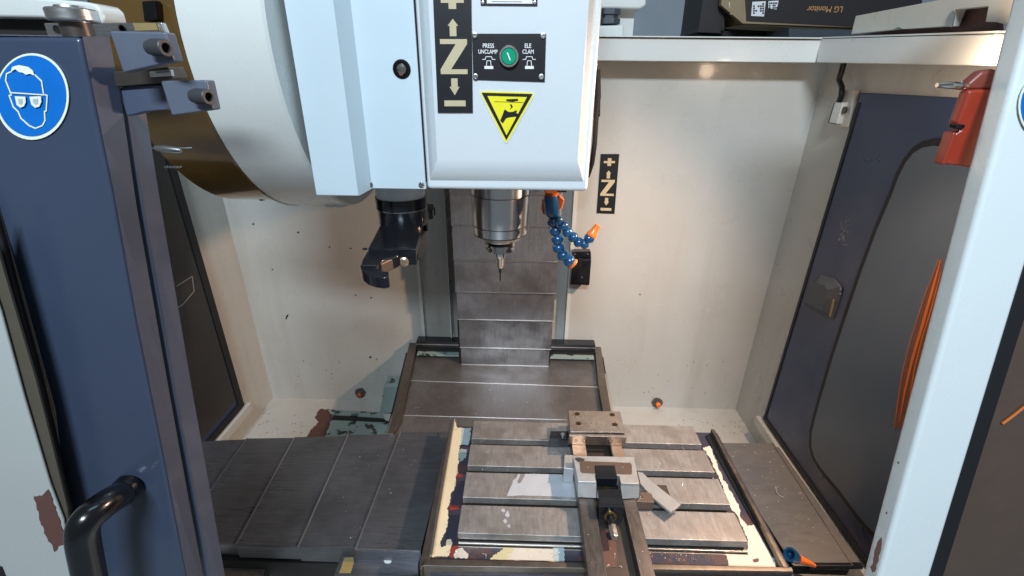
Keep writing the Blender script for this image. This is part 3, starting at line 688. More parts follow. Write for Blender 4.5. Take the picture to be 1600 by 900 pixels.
# cable on head's right side
t = thing('head_cable', 'black cable and connector running down behind the right edge of the head', 'cable', at(930,170,1,1.1))
MB().tube([at(934,108,1,1.12), at(935,150,1,1.12), at(931,190,1,1.12), at(929,225,1,1.12), at(925,255,1,1.13), at(918,275,1,1.15)], .006).build('cable', 'black', t)
MB().prism(on(('y', 1.12), [(928,120),(939,122),(938,182),(929,186)]), (0,.03,0)).build('connector', 'blackp', t, .002)

# ================================================================== TOOL CHANGER COVER
YA, YB2 = .640, .6656
t = thing('changer_cover', 'pale folded sheet metal cover left of the spindle head', 'cover', (-.21, .66, .605))
MB().box(-.2905, -.2303, YA, 1.0, .6045, 1.10).build('left_panel', 'head2', t, .0012)
MB().box(-.2300, -.1398, YB2, 1.0, .6095, 1.10).build('right_panel', 'head2', t, .0012)
MB().prism([(-.2303,YA+.001,.6045),(-.2185,YB2-.0002,.6095),(-.2303,YB2-.0002,.6095)], (0,0,.5)).build('fold_strip', 'head2', t)
MB().box(-.1402, -.1393, YB2+.0005, .9, .62, 1.1).build('seam', 'dark', t)
z4 = lambda x, y: (380+x*.35556, y*.35556)
for (x, y) in ((558,811),(783,811)):
    MB().lathe(at(*z4(x, y), 1, YB2), (0,-1,0), [(0,.0046),(.0015,.0043),(.0028,.003),(.0032,.0012),(.0016,.001)], 14).build('screw', 'chrome', t)
MB().lathe(at(*z4(517,808), 1, YB2-.004), (0,-1,0), [(0,.003),(.001,.0027)], 12).build('screw', 'rim', t)
c = at(*z4(697,304), 1, YB2)
MB().lathe(c+Vector((0,.0005,0)), (0,-1,0), [(0,.0118),(.0012,.0118),(.0014,.0085),(.0006,.0080)], 28).build('peep_hole', 'blackp', t)
MB().lathe(c-Vector((0,.0012,0)), (0,-1,0), [(0,.0066),(.0012,.0062),(.0018,.003)], 20).build('lens', 'chrome', t)
b = MB(); patch(b, ('y', YB2), [z4(685,318),z4(710,318),z4(704,332),z4(690,332)], .0034, .0003); b.build('rust_mark', 'rust', t)
t = thing('cover_tab', 'two small white tabs showing under the changer cover', 'tab', at(525,316,1,.78))
for (a, c_) in ((508,523),(525,540)):
    MB().prism(on(('y', .78), [(a,305),(c_,305),(c_,324),(a,325)]), (0,.02,0)).build('tab', 'rim', t, .001)

# ================================================================== TOOL CHANGE ARM
HX, HY = -.2035, .765
t = thing('tool_change_arm', 'black double ended tool change arm with curved gripper claws', 'tool changer arm', (HX, HY, .53))
MB().lathe((HX,HY,.612), (0,0,-1), [(0,.0405),(.036,.0405),(.0365,.039)], 40).build('white_collar', 'head', t)
MB().lathe((HX,HY,.5758), (0,0,-1), [(0,.0425),(.018,.0425),(.0185,.0415),(.020,.0415),(.0205,.0412),(.0475,.0405),(.049,.038)], 48).build('hub', 'blackm', t)
MB().lathe((HX,HY,.5578), (0,0,-1), [(0,.0427),(.0012,.0427)], 48).build('hub_ring', 'steel', t)
def armpart(pts, z, th, name, m='blackm', s=1):
    P = [Vector((HX+s*x, HY+s*y, z)) for x, y in pts]
    return MB().prism(P, (0,0,-th)).build(name, m, t, .002, 3)
for s in (1, -1):
    def px2(z, pts): return [((at(x, y, 2, z)-Vector((HX,HY,z))).x, (at(x, y, 2, z)-Vector((HX,HY,z))).y) for x, y in pts]
    armpart([(-.042,.0)]+px2(.528, [(596,348),(575,389),(649.5,389),(662,348)])+[(.042,.0)], .528, .013, 'arm_beam', s=s)
    armpart(px2(.520, [(573,392),(651,391),(650,396),(640,396),(626,396),(616,401),(600,404),(592,409),(587,413),(563,413),(566,404)]), .519, .018, 'arm_tip', s=s)
    armpart(px2(.514, [(562,414),(586,413.5),(590,418),(597,423),(607,424),(607.5,432),(598,433.5),(585,432),(573,428),(565,422)]), .514, .017, 'claw', s=s)
    armpart(px2(.517, [(590,409),(600,403),(616,399),(618,403),(606,407),(596,412)]), .517, .017, 'finger_pad', 'viseplate', s=s)
    pc = at(633, 404, 2, .508)-Vector((HX, HY, .508)); pc = Vector((HX+s*pc.x, HY+s*pc.y, .507))
    MB().lathe(pc+Vector((0,s*.006,0)), (0,-s,0), [(0,.0088),(.010,.0088),(.0105,.0065),(.013,.0065),(.0135,.0085),(.017,.008),(.019,.005)], 18).build('plunger', 'copper', t)
    if s == 1: armpart([(.036,-.02),(.0425,-.02),(.0405,-.084),(.030,-.088)], .522, .030, 'side_plate', s=s)
for (x, y) in ((-.03,-.088),(-.012,-.090)):
    MB().lathe((HX+x-.004, HY+y-.02, .519), (0,0,1), [(0,.004),(.0012,.0038)], 12).build('screw', 'blackm', t)

# ================================================================== TOOL MAGAZINE
DY, DZ = .857, .797
t = thing('tool_magazine', 'large round cream tool magazine drum with amber smoked rim guard', 'tool magazine', (-.4, DY, DZ-.26))
def drum(x0, x1, r0, r1, m, name, parent, a0=90, a1=350, th=.004):
    vs = []; fs = []; n = 72
    for i in range(n+1):
        a = math.radians(a0+(a1-a0)*i/n)
        for (x, r) in ((x0, r0), (x1, r1), (x1, r1-th), (x0, r0-th)): vs.append((x, DY+r*math.cos(a), DZ+r*math.sin(a)))
    for i in range(n):
        for k in range(4): fs.append((i*4+k, (i+1)*4+k, (i+1)*4+(k+1) % 4, i*4+(k+1) % 4))
    b = MB(); b.add(vs, fs, True); return b.build(name, m, parent)
drum(-.400, -.302, .256, .2545, 'drum', 'drum_band', t, 0, 360)
# side ring, conical toward the cover
vs = []; fs = []; n = 72
prof = [(-.302, .2545), (-.2985, .252), (-.296, .20), (-.2955, .0)]
MB().lathe((0,DY,DZ), (1,0,0), prof, 96, True).build('side_disc', 'drum', t)
drum(-.505, -.4005, .2475, .2475, 'amber', 'smoked_guard', t, 60, 330, .004)
MB().lathe((-.54,DY,DZ), (1,0,0), [(0,.21),(.10,.21)], 48).build('inner_wheel', 'dark', t)
drum(-.404, -.4003, .2566, .2566, 'amber', 'guard_edge', t, 160, 300, .003)
for (x, y) in ((256,36),(325,216)):
    a = at(x, y, 0, -.47); 
    MB().lathe(at(x, y, 0, -.43) if y < 100 else at(x, y, 0, -.44), (.5,-.8,.1), [(0,.006),(.005,.006),(.006,.004),(.003,.0035),(.003,0)], 14).build('guard_screw', 'steel', t)
MB().prism(on(('y', .60), [(221,2),(242,0),(246,30),(225,34)]), (0,.01,0)).build('latch', 'blackp', t, .001)
for (x, y) in ((384,299),(411,308)):
    MB().lathe(at(x, y, 1, .80), (0,-1,0), [(0,.006),(.008,.005)], 10).build('rubber_bump', 'black', t)
t = thing('pull_wire', 'thin steel wire and eyelet hooked on the amber guard', 'wire', at(255,235,1,.56))
MB().tube([at(234,231,1,.56), at(255,233,1,.56), at(300,231,1,.575)], .0008, 6).build('wire', 'steel', t)
MB().lathe(at(243,231,1,.56), (1,0,-.1), [(0,.003),(.012,.005),(.026,.004),(.03,.002)], 12).build('eyelet', 'steel', t)
pts = [(257+i*2.6, 261+(.9 if i % 2 else -.9)) for i in range(11)]
MB().tube([at(x, y, 1, .56) for x, y in pts], .0009, 6).build('beaded_end', 'chrome', t)

# ================================================================== REAR WALL FITTINGS
t = thing('wall_axis_sign', 'small black sign with gold plus, arrows, letter and minus on the rear wall', 'sign', at(948,288,1,YW))
axis_sign(t, ('y', YW), [(938.5,240.5),(967.5,240.5),(960,334),(932,333)], 'sign_board')
t = thing('limit_switch_box', 'small black box hanging on the rear wall right of the column cover', 'switch box', at(908,445,1,1.33))
MB().prism(on(('y', 1.30), [(895,406),(924,406),(921,446),(891,445)]), (0,.05,0)).build('housing', 'blackp', t, .002)
MB().prism(on(('y', 1.325), [(894,393),(923,393),(924,406),(894,406)]), (0,.025,0)).build('hanger_plate', 'blackm', t, .001)
MB().prism(on(('y', 1.298), [(904,404),(911,404),(909,418),(904,419)]), (0,.003,0)).build('clip', 'blackm', t, .0005)
for (x, y) in ((898,397),(918,397),(909,433)): MB().lathe(at(x, y, 1, 1.299 if y > 410 else 1.324), (0,-1,0), [(0,.003),(.002,.0026)], 10).build('screw', 'steel', t)
def nozzle(x, y, label, m1):
    t = thing('wall_nozzle', label, 'nozzle', at(x, y, 1, YW), 'orange coolant nozzles low on the rear wall')
    p = at(x, y, 1, YW)
    b = MB(); patch(b, ('y', YW), ragged(ell(x, y, 9, 8, 10), 3, 1.8), .0003, .0003); b.build('grime_stain', 'stain', t)
    MB().lathe(p, (0,-1,0), [(0,.0115),(.004,.0115),(.005,.0095),(.008,.009)], 8, False).build('base_nut', 'frame', t)
    MB().lathe(p-Vector((0,.006,0)), (.06,-1,-.05), [(0,.0085),(.006,.009),(.012,.0085),(.014,.0065),(.014,.0035),(.008,.003),(.008,0)], 14).build('nozzle_tip', m1, t)
nozzle(563, 614, 'dull orange coolant nozzle in the shadow on the left of the rear wall', 'orange_dk')
nozzle(1027, 629, 'bright orange coolant nozzle with dark base right of the saddle cover', 'orange')
t = thing('painted_casting', 'green grey casting corner with black chipped paint beside the saddle cover', 'casting', at(590,640,1,1.30))
MB().prism(on(('y', 1.28), [(600,603),(640,603),(640,676),(600,674),(590,656),(595,636)]), (0,.06,0)).build('casting', 'greenpaint', t, .003)
b = MB(); b.prism(on(('y', 1.279), [(596,665),(608,665),(607,676),(596,676)]), (0,.005,0)); b.build('black_slot', 'dark', t)
# small stains and nicks that show on the rear wall
b = MB()
for (x, y, r) in ((396,350,1.6),(466,363,1.6),(515,386,1.4),(548,388,1.3),(426,421,1.2),(556,461,1.3),(580,465,1.3),(579,558,1.8),(357,428,1.4),(448,494,1.2),(1000,460,1.2),(880,560,1.6),(1002,652,1.6),(700,380,.9)):
    patch(b, ('y', YW), ell(x, y, r, r*.9, 8), .0004, .0004)
stroke(b, ('y', YW), [(447,498),(450,492)], 2.0, .0004, .0004)
o = b.build('paint_chips', 'dark'); o['kind'] = 'stuff'; tag(o, 'tiny dark nicks in the paint of the rear wall', 'paint chips')

b = MB()
for k in range(46):
    x = random.choice([random.uniform(440, 610), random.uniform(965, 1145)]); y = random.uniform(560, 636)+ (abs(x-800)-350)*-.0
    r_ = random.uniform(.3, 1.1); patch(b, ('y', YW), ragged(ell(x, y, r_, r_*.8, 6), 2, .3), .0004, .0006)
for k in range(70):
    x, y = random.choice([(random.uniform(380, 480), random.uniform(645, 682)), (random.uniform(1050, 1160), random.uniform(655, 686))])
    r_ = random.uniform(.3, .9); patch(b, ('z', ZF), ragged(ell(x, y, r_, r_*.6, 6), 2, .3), .0008, .0008)
o = b.build('stuck_chips', 'stain'); o['kind'] = 'stuff'; tag(o, 'tiny dark chips stuck low on the rear wall and tray', 'metal chips')

# ================================================================== RIGHT INNER WINDOW DOOR
XD = .760
t = thing('right_window_door', 'navy blue sliding door with a large smoked window on the right wall', 'door', (XD, .95, -.2))
PX = ('x', XD)
A = at(1193,652,0,XD); B_ = at(1345,145,0,XD)
yb_, zt_ = (A.y+B_.y)/2, B_.z
MB().box(XD, XD+.012, .55, yb_, A.z-.002, zt_).build('door_panel', 'indoor_blue', t, .002)
MB().box(XD-.002, XD-.0002, yb_-.012, yb_-.002, A.z, zt_-.02).build('edge_seal', 'black', t)
MB().box(XD-.003, XD-.0002, .55, yb_-.002, A.z-.002, A.z+.010).build('bottom_seal', 'black', t)
# window outline (rounded), follows the photograph on the door plane
z6 = lambda x, y: (1140+x*.35556, 300+y*.35556)
z7 = lambda x, y: (1140+x*.33333, 600+y*.33333)
wo = [z3(805,608),z3(745,606),z3(690,618),z3(640,650),z3(600,700),z3(565,770),z3(540,840),z3(515,900),z6(640,160),z6(570,350),z6(500,560),(1301,550),(1285,604),(1274,642),(1267,672),(1266,696),(1272,718),(1284,738),z7(520,520),z7(600,630),z7(650,690),z7(760,800)]
far = [(1700,1100),(1700,217)]
op = on(PX, wo)
op = [v for v in op if .60 < v.y < 1.2]
ymin = .57
topz = max(v.z for v in op); botz = min(v.z for v in op)
ring = op+[Vector((XD, ymin, op[-1].z)), Vector((XD, ymin, op[0].z))]
MB().prism(ring, (-.004, 0, 0)).build('window_gasket', 'black', t, .001)
cen = Vector((XD, sum(v.y for v in ring)/len(ring), sum(v.z for v in ring)/len(ring)))
def inset(R, d):
    out = []; n_ = len(R)
    for i in range(n_):
        e1 = (R[i]-R[i-1]); e2 = (R[(i+1) % n_]-R[i]); tn = (e1.normalized()+e2.normalized()).normalized()
        nn = Vector((0, -tn.z, tn.y));
        if nn.dot(cen-R[i]) < 0: nn = -nn
        out.append(R[i]+nn*d)
    return out
gl = inset(ring, .014)
MB().prism([v+Vector((-.0042,0,0)) for v in gl], (-.002, 0, 0)).build('window_pane', 'glass', t)
# lump (taped lock cover) on the door
lump = on(('x', XD-.001), [(1258,478),(1262,455),(1270,438),(1285,430),(1306,436),(1316,448),(1312,470),(1302,500),(1285,494)])
lc = sum((v for v in lump), Vector())/len(lump)
b = MB(); topv = [lc+(v-lc)*.62+Vector((-.018,0,.0)) for v in lump]; n_ = len(lump)
b.add(lump+topv, [tuple(range(n_, 2*n_))]+[(i,(i+1) % n_,(i+1) % n_+n_,i+n_) for i in range(n_)]); b.build('lock_cover', 'slate', t)
b = MB(); stroke(b, ('x', XD-.019), [(1303,468),(1297,494)], 2.4, .0, .001); b.build('yellow_edge_strip', 'ochre', t)  # yellow edge of the lock cover
b = MB()
for k in range(60):
    x, y = random.gauss(1317, 4.5), random.gauss(364, 11); x -= (y-364)*.25; r = random.uniform(.4, 1.1)
    patch(b, PX, ragged(ell(x, y, r*.8, r*1.7, 6), 2, .3), .0002, .0003)
for (x, y, r) in ((1284,432,1.6),(1290,434,1.2),(1298,437,1.6),(1305,441,1.4),(1310,446,2),(1313,452,2.2),(1313,459,1.5)):
    patch(b, ('x', XD-.003), ragged(ell(x, y, r, r*1.4, 7), 2, .4), .0002, .0004)
b.build('scuff_mark', 'scrape', t)
# orange streaks: warm reflection on the pane, built in as coloured strips
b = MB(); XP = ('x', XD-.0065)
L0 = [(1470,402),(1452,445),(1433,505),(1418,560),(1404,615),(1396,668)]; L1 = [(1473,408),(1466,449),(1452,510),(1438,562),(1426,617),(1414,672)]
patch(b, XP, L0+L1[::-1], .0, .0003); b.build('orange_reflection_band', 'orange_reflection_dim', t)
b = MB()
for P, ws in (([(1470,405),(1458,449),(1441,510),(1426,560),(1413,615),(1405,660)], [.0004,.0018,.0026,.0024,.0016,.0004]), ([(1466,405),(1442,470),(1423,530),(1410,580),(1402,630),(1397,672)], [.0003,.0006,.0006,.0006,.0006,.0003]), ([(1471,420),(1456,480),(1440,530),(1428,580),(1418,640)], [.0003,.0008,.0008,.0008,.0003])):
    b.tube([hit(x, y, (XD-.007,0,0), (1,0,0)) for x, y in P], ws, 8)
b.build('orange_reflection_line', 'orange_reflection', t)

t = thing('door_switch', 'grey door switch on a bracket with black cable under the right rail', 'switch', at(1310,170,0,.75))
MB().prism(on(('x', .745), [z3(285,452),z3(328,450),z3(300,545),z3(264,540)]), (.02,0,0)).build('switch_body', 'rim', t, .0015)
MB().prism(on(('x', .758), [z3(330,395),z3(380,395),z3(350,560),z3(300,556)]), (.012,0,0)).build('bracket', 'cream', t, .001)
MB().tube([at(*z3(x, y), 0, .75) for x, y in [(335,270),(325,310),(312,350),(325,385),(322,420),(312,448)]], .0065, 10).build('cable', 'blackp', t)
MB().tube([at(*z3(x, y), 0, .7445) for x, y in [(292,452),(266,538),(298,545)]], .0012, 6).build('shadow_gap', 'black', t)
MB().lathe(at(*z3(340,484), 0, .752), (-1,0,0), [(0,.008),(.004,.008),(.004,.005)], 14).build('knob', 'frame', t)

# ================================================================== LEFT INNER DOOR
XE = -.880
t = thing('left_window_door', 'dark sliding door with smoked window on the left chamber wall', 'door', (XE, 1, -.2))
MB().box(XE-.01, XE, .60, 1.172, -.207, .70).build('door_panel', 'indoor_blue', t, .002)
MB().box(XE+.0002, XE+.004, 1.145, 1.170, -.205, .70).build('edge_seal', 'black', t)
MB().box(XE+.0002, XE+.005, .60, 1.144, -.205, -.185).build('bottom_seal', 'black', t)
MB().box(XE+.0002, XE+.003, .60, 1.140, -.165, .70).build('window_pane', 'glassd', t)
b = MB(); stroke(b, ('x', XE+.003), [(276,447),(300,432),(303,455),(285,476),(278,480)], 1.2, .0004, .0004); b.build('smear', 'scrape', t)

# ================================================================== FRONT: RIGHT PILLAR DOOR
n_t = Vector((0, -1, .17)).normalized()
PF = ((0, .478, .79), tuple(n_t))
def fp(x, z, off=0): return Vector((x, .478+.17*(z-.79)+off, z))
t = thing('right_front_door', 'cream front door edge at right with black gasket and smoked window', 'door', fp(.45, .1))
z0, z1 = .02, 1.05
def vbar(x0, x1, y0, y1, name, m, parent, bev=.0, zz=(z0, z1), plabel=None):
    a, c_ = zz
    vs = [fp(x0,a,y0),fp(x1,a,y0),fp(x1,a,y1),fp(x0,a,y1),fp(x0,c_,y0),fp(x1,c_,y0),fp(x1,c_,y1),fp(x0,c_,y1)]
    return MB().add(vs, [(0,3,2,1),(4,5,6,7),(0,1,5,4),(1,2,6,5),(2,3,7,6),(3,0,4,7)]).build(name, m, parent, bev, 4, plabel)
vbar(.442, .5035, -.002, .022, 'door_frame', 'pillar', t, .005)
vbar(.5035, .5235, .002, .03, 'window_gasket', 'black', t, .003)
vbar(.5225, .80, .014, .02, 'window_pane', 'glassf', t)
# top part of the front door (frame above the window, carries the sticker)
v = [fp(.500,.665,-.0015),fp(.80,.665,-.0015),fp(.80,1.05,-.0015),fp(.47,1.05,-.0015),fp(.47,.69,-.0015)]
MB().prism(v, (0,.02,0)).build('upper_frame', 'pillar', t, .003)
b = MB(); patch(b, ((0,.4765-.0015,.79), tuple(n_t)), ell(1632,167,43,52), .0008, .0006); sk = b.build('safety_sticker', 'scream', t)
b = MB(); patch(b, ((0,.4765-.0015,.79), tuple(n_t)), ell(1632,167,40,49), .0015, .0003); b.build('blue_disc', 'sblue', sk)
b = MB()
patch(b, ((0,.4765,.79), tuple(n_t)), ragged([z7(700,720),z7(708,716),z7(706,760),z7(690,830),z7(676,875),z7(662,878),z7(655,855),z7(668,840),z7(672,800),z7(688,740)], 4, .9), .0012, .0006)
patch(b, ((0,.4765,.79), tuple(n_t)), ell(*z7(731,600),1.2,2,8), .0012, .0006); patch(b, ((0,.4765,.79), tuple(n_t)), ell(*z7(785,365),1.2,2,8), .0012, .0006)
b.build('paint_chip', 'rust', t)
o = MB().tube([hit(x, y, (0,.49,.79), n_t) for x, y in [(1566,662),(1585,648),(1610,628)]], .0015, 8).build('orange_reflection_line', 'orange_reflection', t)  # orange reflection on the front pane, built as a coloured tube

# red air gun behind the pillar
t = thing('air_gun', 'red orange plastic air blow gun with metal nozzle behind the right pillar', 'air gun', at(1510,180,1,.62))
YG = .50
MB().prism(on(('y', YG), [z3(*p) for p in [(885,395),(945,392),(1010,392),(1000,760),(853,730),(768,722),(820,590),(850,572),(828,545)]]), (0,.012,0)).build('grip', 'red', t, .004)
MB().prism(on(('y', YG-.006), [z3(*p) for p in [(765,722),(778,728),(832,595),(828,582),(815,582)]]), (0,.012,0)).build('trigger', 'red', t, .002)
MB().prism(on(('y', YG+.003), [z3(*p) for p in [(875,372),(945,310),(1010,300),(1010,395),(885,396)]]), (0,.012,0)).build('gun_body', 'red_dk', t, .004)
MB().prism(on(('y', YG-.004), [z3(*p) for p in [(825,545),(870,548),(868,560),(850,572),(822,566)]]), (0,.008,0)).build('dark_notch', 'blackp', t, .001)
MB().tube([at(*z3(742,374), 1, YG-.002), at(*z3(800,374), 1, YG-.002), at(*z3(890,380), 1, YG+.01)], [.0022,.0035,.0040], 10).build('nozzle_tube', 'chrome', t)

# ================================================================== FRONT: LEFT BLUE DOOR
n_l = Vector((0, -1, .10)).normalized(); 
def lplane(y): return ((0, y, .78), tuple(n_l))
t = thing('left_front_door', 'blue front sliding door panel with round safety sticker and black handle', 'door', (-.42, .38, 0))
P1 = lplane(.400)
face = [(-40,55),(124,57),(156,213),(174,300),(210,499),(257,733),(300,960),(120,960),(82,640),(38,480),(-5,330),(-40,200)]
F = [hit(x, y, *P1) for x, y in face]
E1 = [(124,57),(156,213),(174,300),(210,499),(257,733),(300,960)]
E2 = [(171,57),(193,180),(213,320),(265,616),(293,770),(329,960)]
P2 = lplane(.425)
MB().prism(F, (0, .012, 0)).build('front_sheet', 'blue', t, .004, 3)
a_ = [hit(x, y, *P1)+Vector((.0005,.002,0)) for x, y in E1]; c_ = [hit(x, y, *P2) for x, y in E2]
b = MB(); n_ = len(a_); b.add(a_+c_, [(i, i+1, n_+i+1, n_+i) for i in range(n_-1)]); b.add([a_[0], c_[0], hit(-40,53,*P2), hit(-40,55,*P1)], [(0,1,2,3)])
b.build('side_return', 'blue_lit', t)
b = MB(); patch(b, P1, [(-8,295),(0,321),(18,382),(36,453),(60,542),(80,620),(119,790),(106,830),(96,815),(66,710),(38,600),(-10,432)], .0015, .006); b.build('door_gasket', 'black', t, .002)
# reflected-looking stepped seam: a slightly proud strip on the sheet
# safety sticker: man with goggles
z1_ = lambda x, y: (x*.35556, y*.35556)
PS = P1
b = MB(); patch(b, PS, ell(52.5,151,57.5,67.5,48), .0008, .0006); sk = b.build('safety_sticker', 'scream', t)
b = MB(); patch(b, PS, ell(52.5,150,54,63,48), .0015, .0003); b.build('blue_disc', 'sblue', sk)
b = MB()
for k, seg in enumerate((
    [(62,418),(52,420),(70,470),(92,492),(104,520),(140,552),(168,564),(198,552),(210,530),(208,490),(216,488),(220,420),(206,416)],
    [(62,415),(38,356),(42,325),(66,315),(78,296)],
    [(166,330),(196,358),(204,410)],
    [(60,408),(205,418)], )):
    stroke(b, PS, [z1_(*p) for p in seg], 1.9, .0019+.0002*k, .0002)
patch(b, PS, [z1_(*p) for p in [(70,296),(100,288),(140,296),(160,312),(168,334),(148,326),(130,330),(118,322),(100,318),(84,306),(66,316)]], .0028, .0002)
for ps in ([(82,424),(128,426),(130,450),(122,468),(106,474),(90,462)], [(146,426),(196,424),(198,450),(188,470),(170,474),(154,460)]):
    patch(b, PS, [z1_(*p) for p in ps], .0029, .0002)
b.build('goggles_face', 'scream', sk)
b = MB()
for ps in ([(96,434),(116,436),(118,452),(110,462),(100,456)], [(160,436),(184,434),(184,454),(174,462),(164,454)]): patch(b, PS, [z1_(*p) for p in ps], .0032, .0001)
b.build('goggle_lens', 'peelb', sk)
# handle
hp = [hit(x, y, (0,yv,.78), n_l) for x, y, yv in ((190,772,.385),(168,784,.362),(140,806,.345),(130,820,.340),(128,838,.340),(136,880,.342),(152,960,.345))]
sm_ = []
for i in range(len(hp)-1):
    for k in range(4): sm_.append(hp[i].lerp(hp[i+1], k/4))
sm_.append(hp[-1])
for _ in range(3): sm_ = [sm_[0]]+[(sm_[i-1]+sm_[i]*2+sm_[i+1])/4 for i in range(1, len(sm_)-1)]+[sm_[-1]]
MB().tube(sm_, .0136, 22).build('handle', 'blackp', t)
MB().lathe(hp[0]+Vector((0,.012,0)), (0,-1,0), [(0,.0142),(.010,.0142)], 20).build('handle_foot', 'blackp', t)

t2 = thing('left_rear_door_leaf', 'second narrow blue door leaf just behind the left front door', 'door', (-.38, .45, 0))
G1 = [(183,139),(197,160),(222,320),(274,620),(303,770),(338,960)]
G0 = [(176,139),(190,200),(207,320),(260,620),(290,770),(324,960)]
G2 = [(228,175),(232,200),(251,320),(302,620),(327,760),(362,960)]
def ruled(A_, B2, m_, nm, p, bev=0):
    b = MB(); n_ = len(A_); b.add(A_+B2, [(i, i+1, n_+i+1, n_+i) for i in range(n_-1)]); o = b.build(nm, m_, p)
    sd = o.modifiers.new('Solidify', 'SOLIDIFY'); sd.thickness = .0015; return o
g1 = [hit(x, y, *lplane(.430)) for x, y in G1]
ruled([hit(x, y, *lplane(.434)) for x, y in G0], g1, 'blue', 'leaf_front', t2)
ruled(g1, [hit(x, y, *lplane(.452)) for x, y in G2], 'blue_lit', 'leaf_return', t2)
MB().prism([hit(x, y, *lplane(.428)) for x, y in [(183,138),(200,133),(258,131),(262,172),(227,175),(198,182)]], (0,.012,0)).build('leaf_arm', 'blue_lit', t2, .0015)

def bracket(name, label, quad, Y, sx, sy_, dark):
    g = thing(name, label, 'bracket', at(*quad[3], 1, Y))
    MB().prism(on(('y', Y), quad), (0,.012,0)).build('bracket_plate', 'bracket', g, .0015)
    p = at(sx, sy_, 1, Y-.0005)
    MB().lathe(p+Vector((-.006,-.004,0)), (.95,-.30,-.02), [(0,.0050),(.004,.0050),(.0045,.0062),(.0165,.0062),(.0172,.0056),(.0172,.0036),(.011,.0034),(.011,0)], 20).build('cap_screw', 'boltdark', g)
    return g
bracket('door_bracket', 'grey roller bracket with cap screw on top corner of the left front door', [(170,48),(258,50),(272,96),(192,114)], .392, 252, 75, 0)
bracket('door_bracket', 'lower grey bracket with cap screw at the head of the second blue leaf', [(250,126),(322,125),(333,172),(268,181)], .405, 318, 150, 0)
t = thing('bracket_arm', 'dark greasy steel strip between the two door brackets', 'arm', at(220,115,1,.43))
MB().prism(on(('y', .42), [(176,112),(262,104),(270,122),(250,130),(180,136)]), (0,.02,0)).build('arm', 'slot', t, .001)
MB().prism(on(('y', .415), [(232,112),(266,109),(268,119),(234,121)]), (0,.004,0)).build('bright_end', 'chrome', t, .0006)
t = thing('roller', 'bright steel guide roller standing on top of the left blue door', 'roller', at(123,56,1,.42))
rp = at(124,56,1,.42)
MB().lathe(rp, (0,0,1), [(0,.0105),(.0098,.0105),(.0100,.0160),(.011,.0168),(.0180,.0168),(.019,.0158),(.019,.0105),(.021,.0100)], 36).build('roller_wheel', 'steel', t)
MB().lathe(rp-Vector((0,0,.004)), (0,0,1), [(0,.0108),(.0135,.0108)], 24).build('roller_pin', 'slot', t)
t = thing('track_bar', 'flat steel track bar with drilled holes above the left blue door', 'bar', at(165,48,1,.47))
MB().prism(on(('y', .47), [(68,36),(252,35),(262,58),(75,58)]), (0,.006,0)).build('bar', 'steel', t, .0008)
for x, y in ((90,46),(192,45)): MB().lathe(at(x, y, 1, .4704), (0,-1,0), [(0,.0035),(.001,.0035),(.001,.0028),(.0004,.0027),(.0004,0)], 16).build('drilled_hole', 'dark', t)
b = MB(); patch(b, ('y', .47), [(208,36),(244,36),(248,47),(212,48)], .0003, .0004); b.build('worn_paint', 'ochre', t)
t = thing('front_lintel', 'rounded cream front lintel corner at top left above the dark track gap', 'lintel', at(80,10,1,.50))
MB().prism(on(('y', .50), [(-60,26),(60,28),(140,34),(158,40),(163,33),(157,14),(148,6),(130,2),(60,-4),(-60,-14)]), (0,.03,0)).build('lintel', 'drum', t, .003)
MB().prism(on(('y', .515), [(-60,22),(150,30),(150,62),(-60,62)]), (0,.012,0)).build('dark_gap', 'dark', t)

# cream frame at the lower left with rust
t = thing('left_front_frame', 'cream front frame at the lower left corner with rusty paint loss', 'frame', (-.55, .34, 0))
PC = lplane(.372)
MB().prism([hit(x, y, *PC) for x, y in [(-60,340),(-30,400),(0,488),(36,620),(77,757),(98,812),(104,853),(113,900),(130,960),(-60,960)]], (0,.003,0)).build('frame_sheet', 'greycream', t, .0012, 2)
MB().prism([hit(x, y, *PC)+Vector((0,.004,0)) for x, y in [(-30,330),(0,432),(50,600),(78,710),(100,800),(102,820),(96,822),(70,757),(28,620),(-10,488),(-40,400)]], (0,.002,0)).build('frame_return', 'taupe', t)
b = MB(); patch(b, PC, ragged([(54,775),(66,774),(76,764),(90,800),(100,830),(102,850),(92,853),(86,862),(80,848),(72,836),(64,815)], 4, 1.4), .0003, .0004); b.build('rust_patch', 'rust', t)
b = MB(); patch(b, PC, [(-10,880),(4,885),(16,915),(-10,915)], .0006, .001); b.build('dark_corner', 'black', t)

# blue valve at lower right of the pan
t = thing('coolant_valve', 'blue open ended hose fitting with orange tip at the right front of the pan', 'fitting', at(1245,875,2,-.06))
p = at(1244,872,2,-.045); d = Vector((.75,.10,-.60)).normalized()
MB().lathe(p, -d, [(0,.010),(.010,.0118),(.018,.0125),(.020,.0125),(.020,.0085),(.006,.0075),(.006,0)], 20).build('blue_socket', 'bluehose', t)
MB().lathe(p, Vector((.9,-.25,-.2)), [(0,.010),(.006,.009),(.007,.0075),(.020,.006),(.034,.003)], 16).build('orange_tip', 'orange', t)
t = thing('front_tube', 'dark round pipe lying along the front of the right cover', 'pipe', at(1300,884,2,-.08))
MB().tube([at(1262,884,2,-.075), at(1345,884,2,-.075)], .006, 12).build('pipe', 'blackm', t)

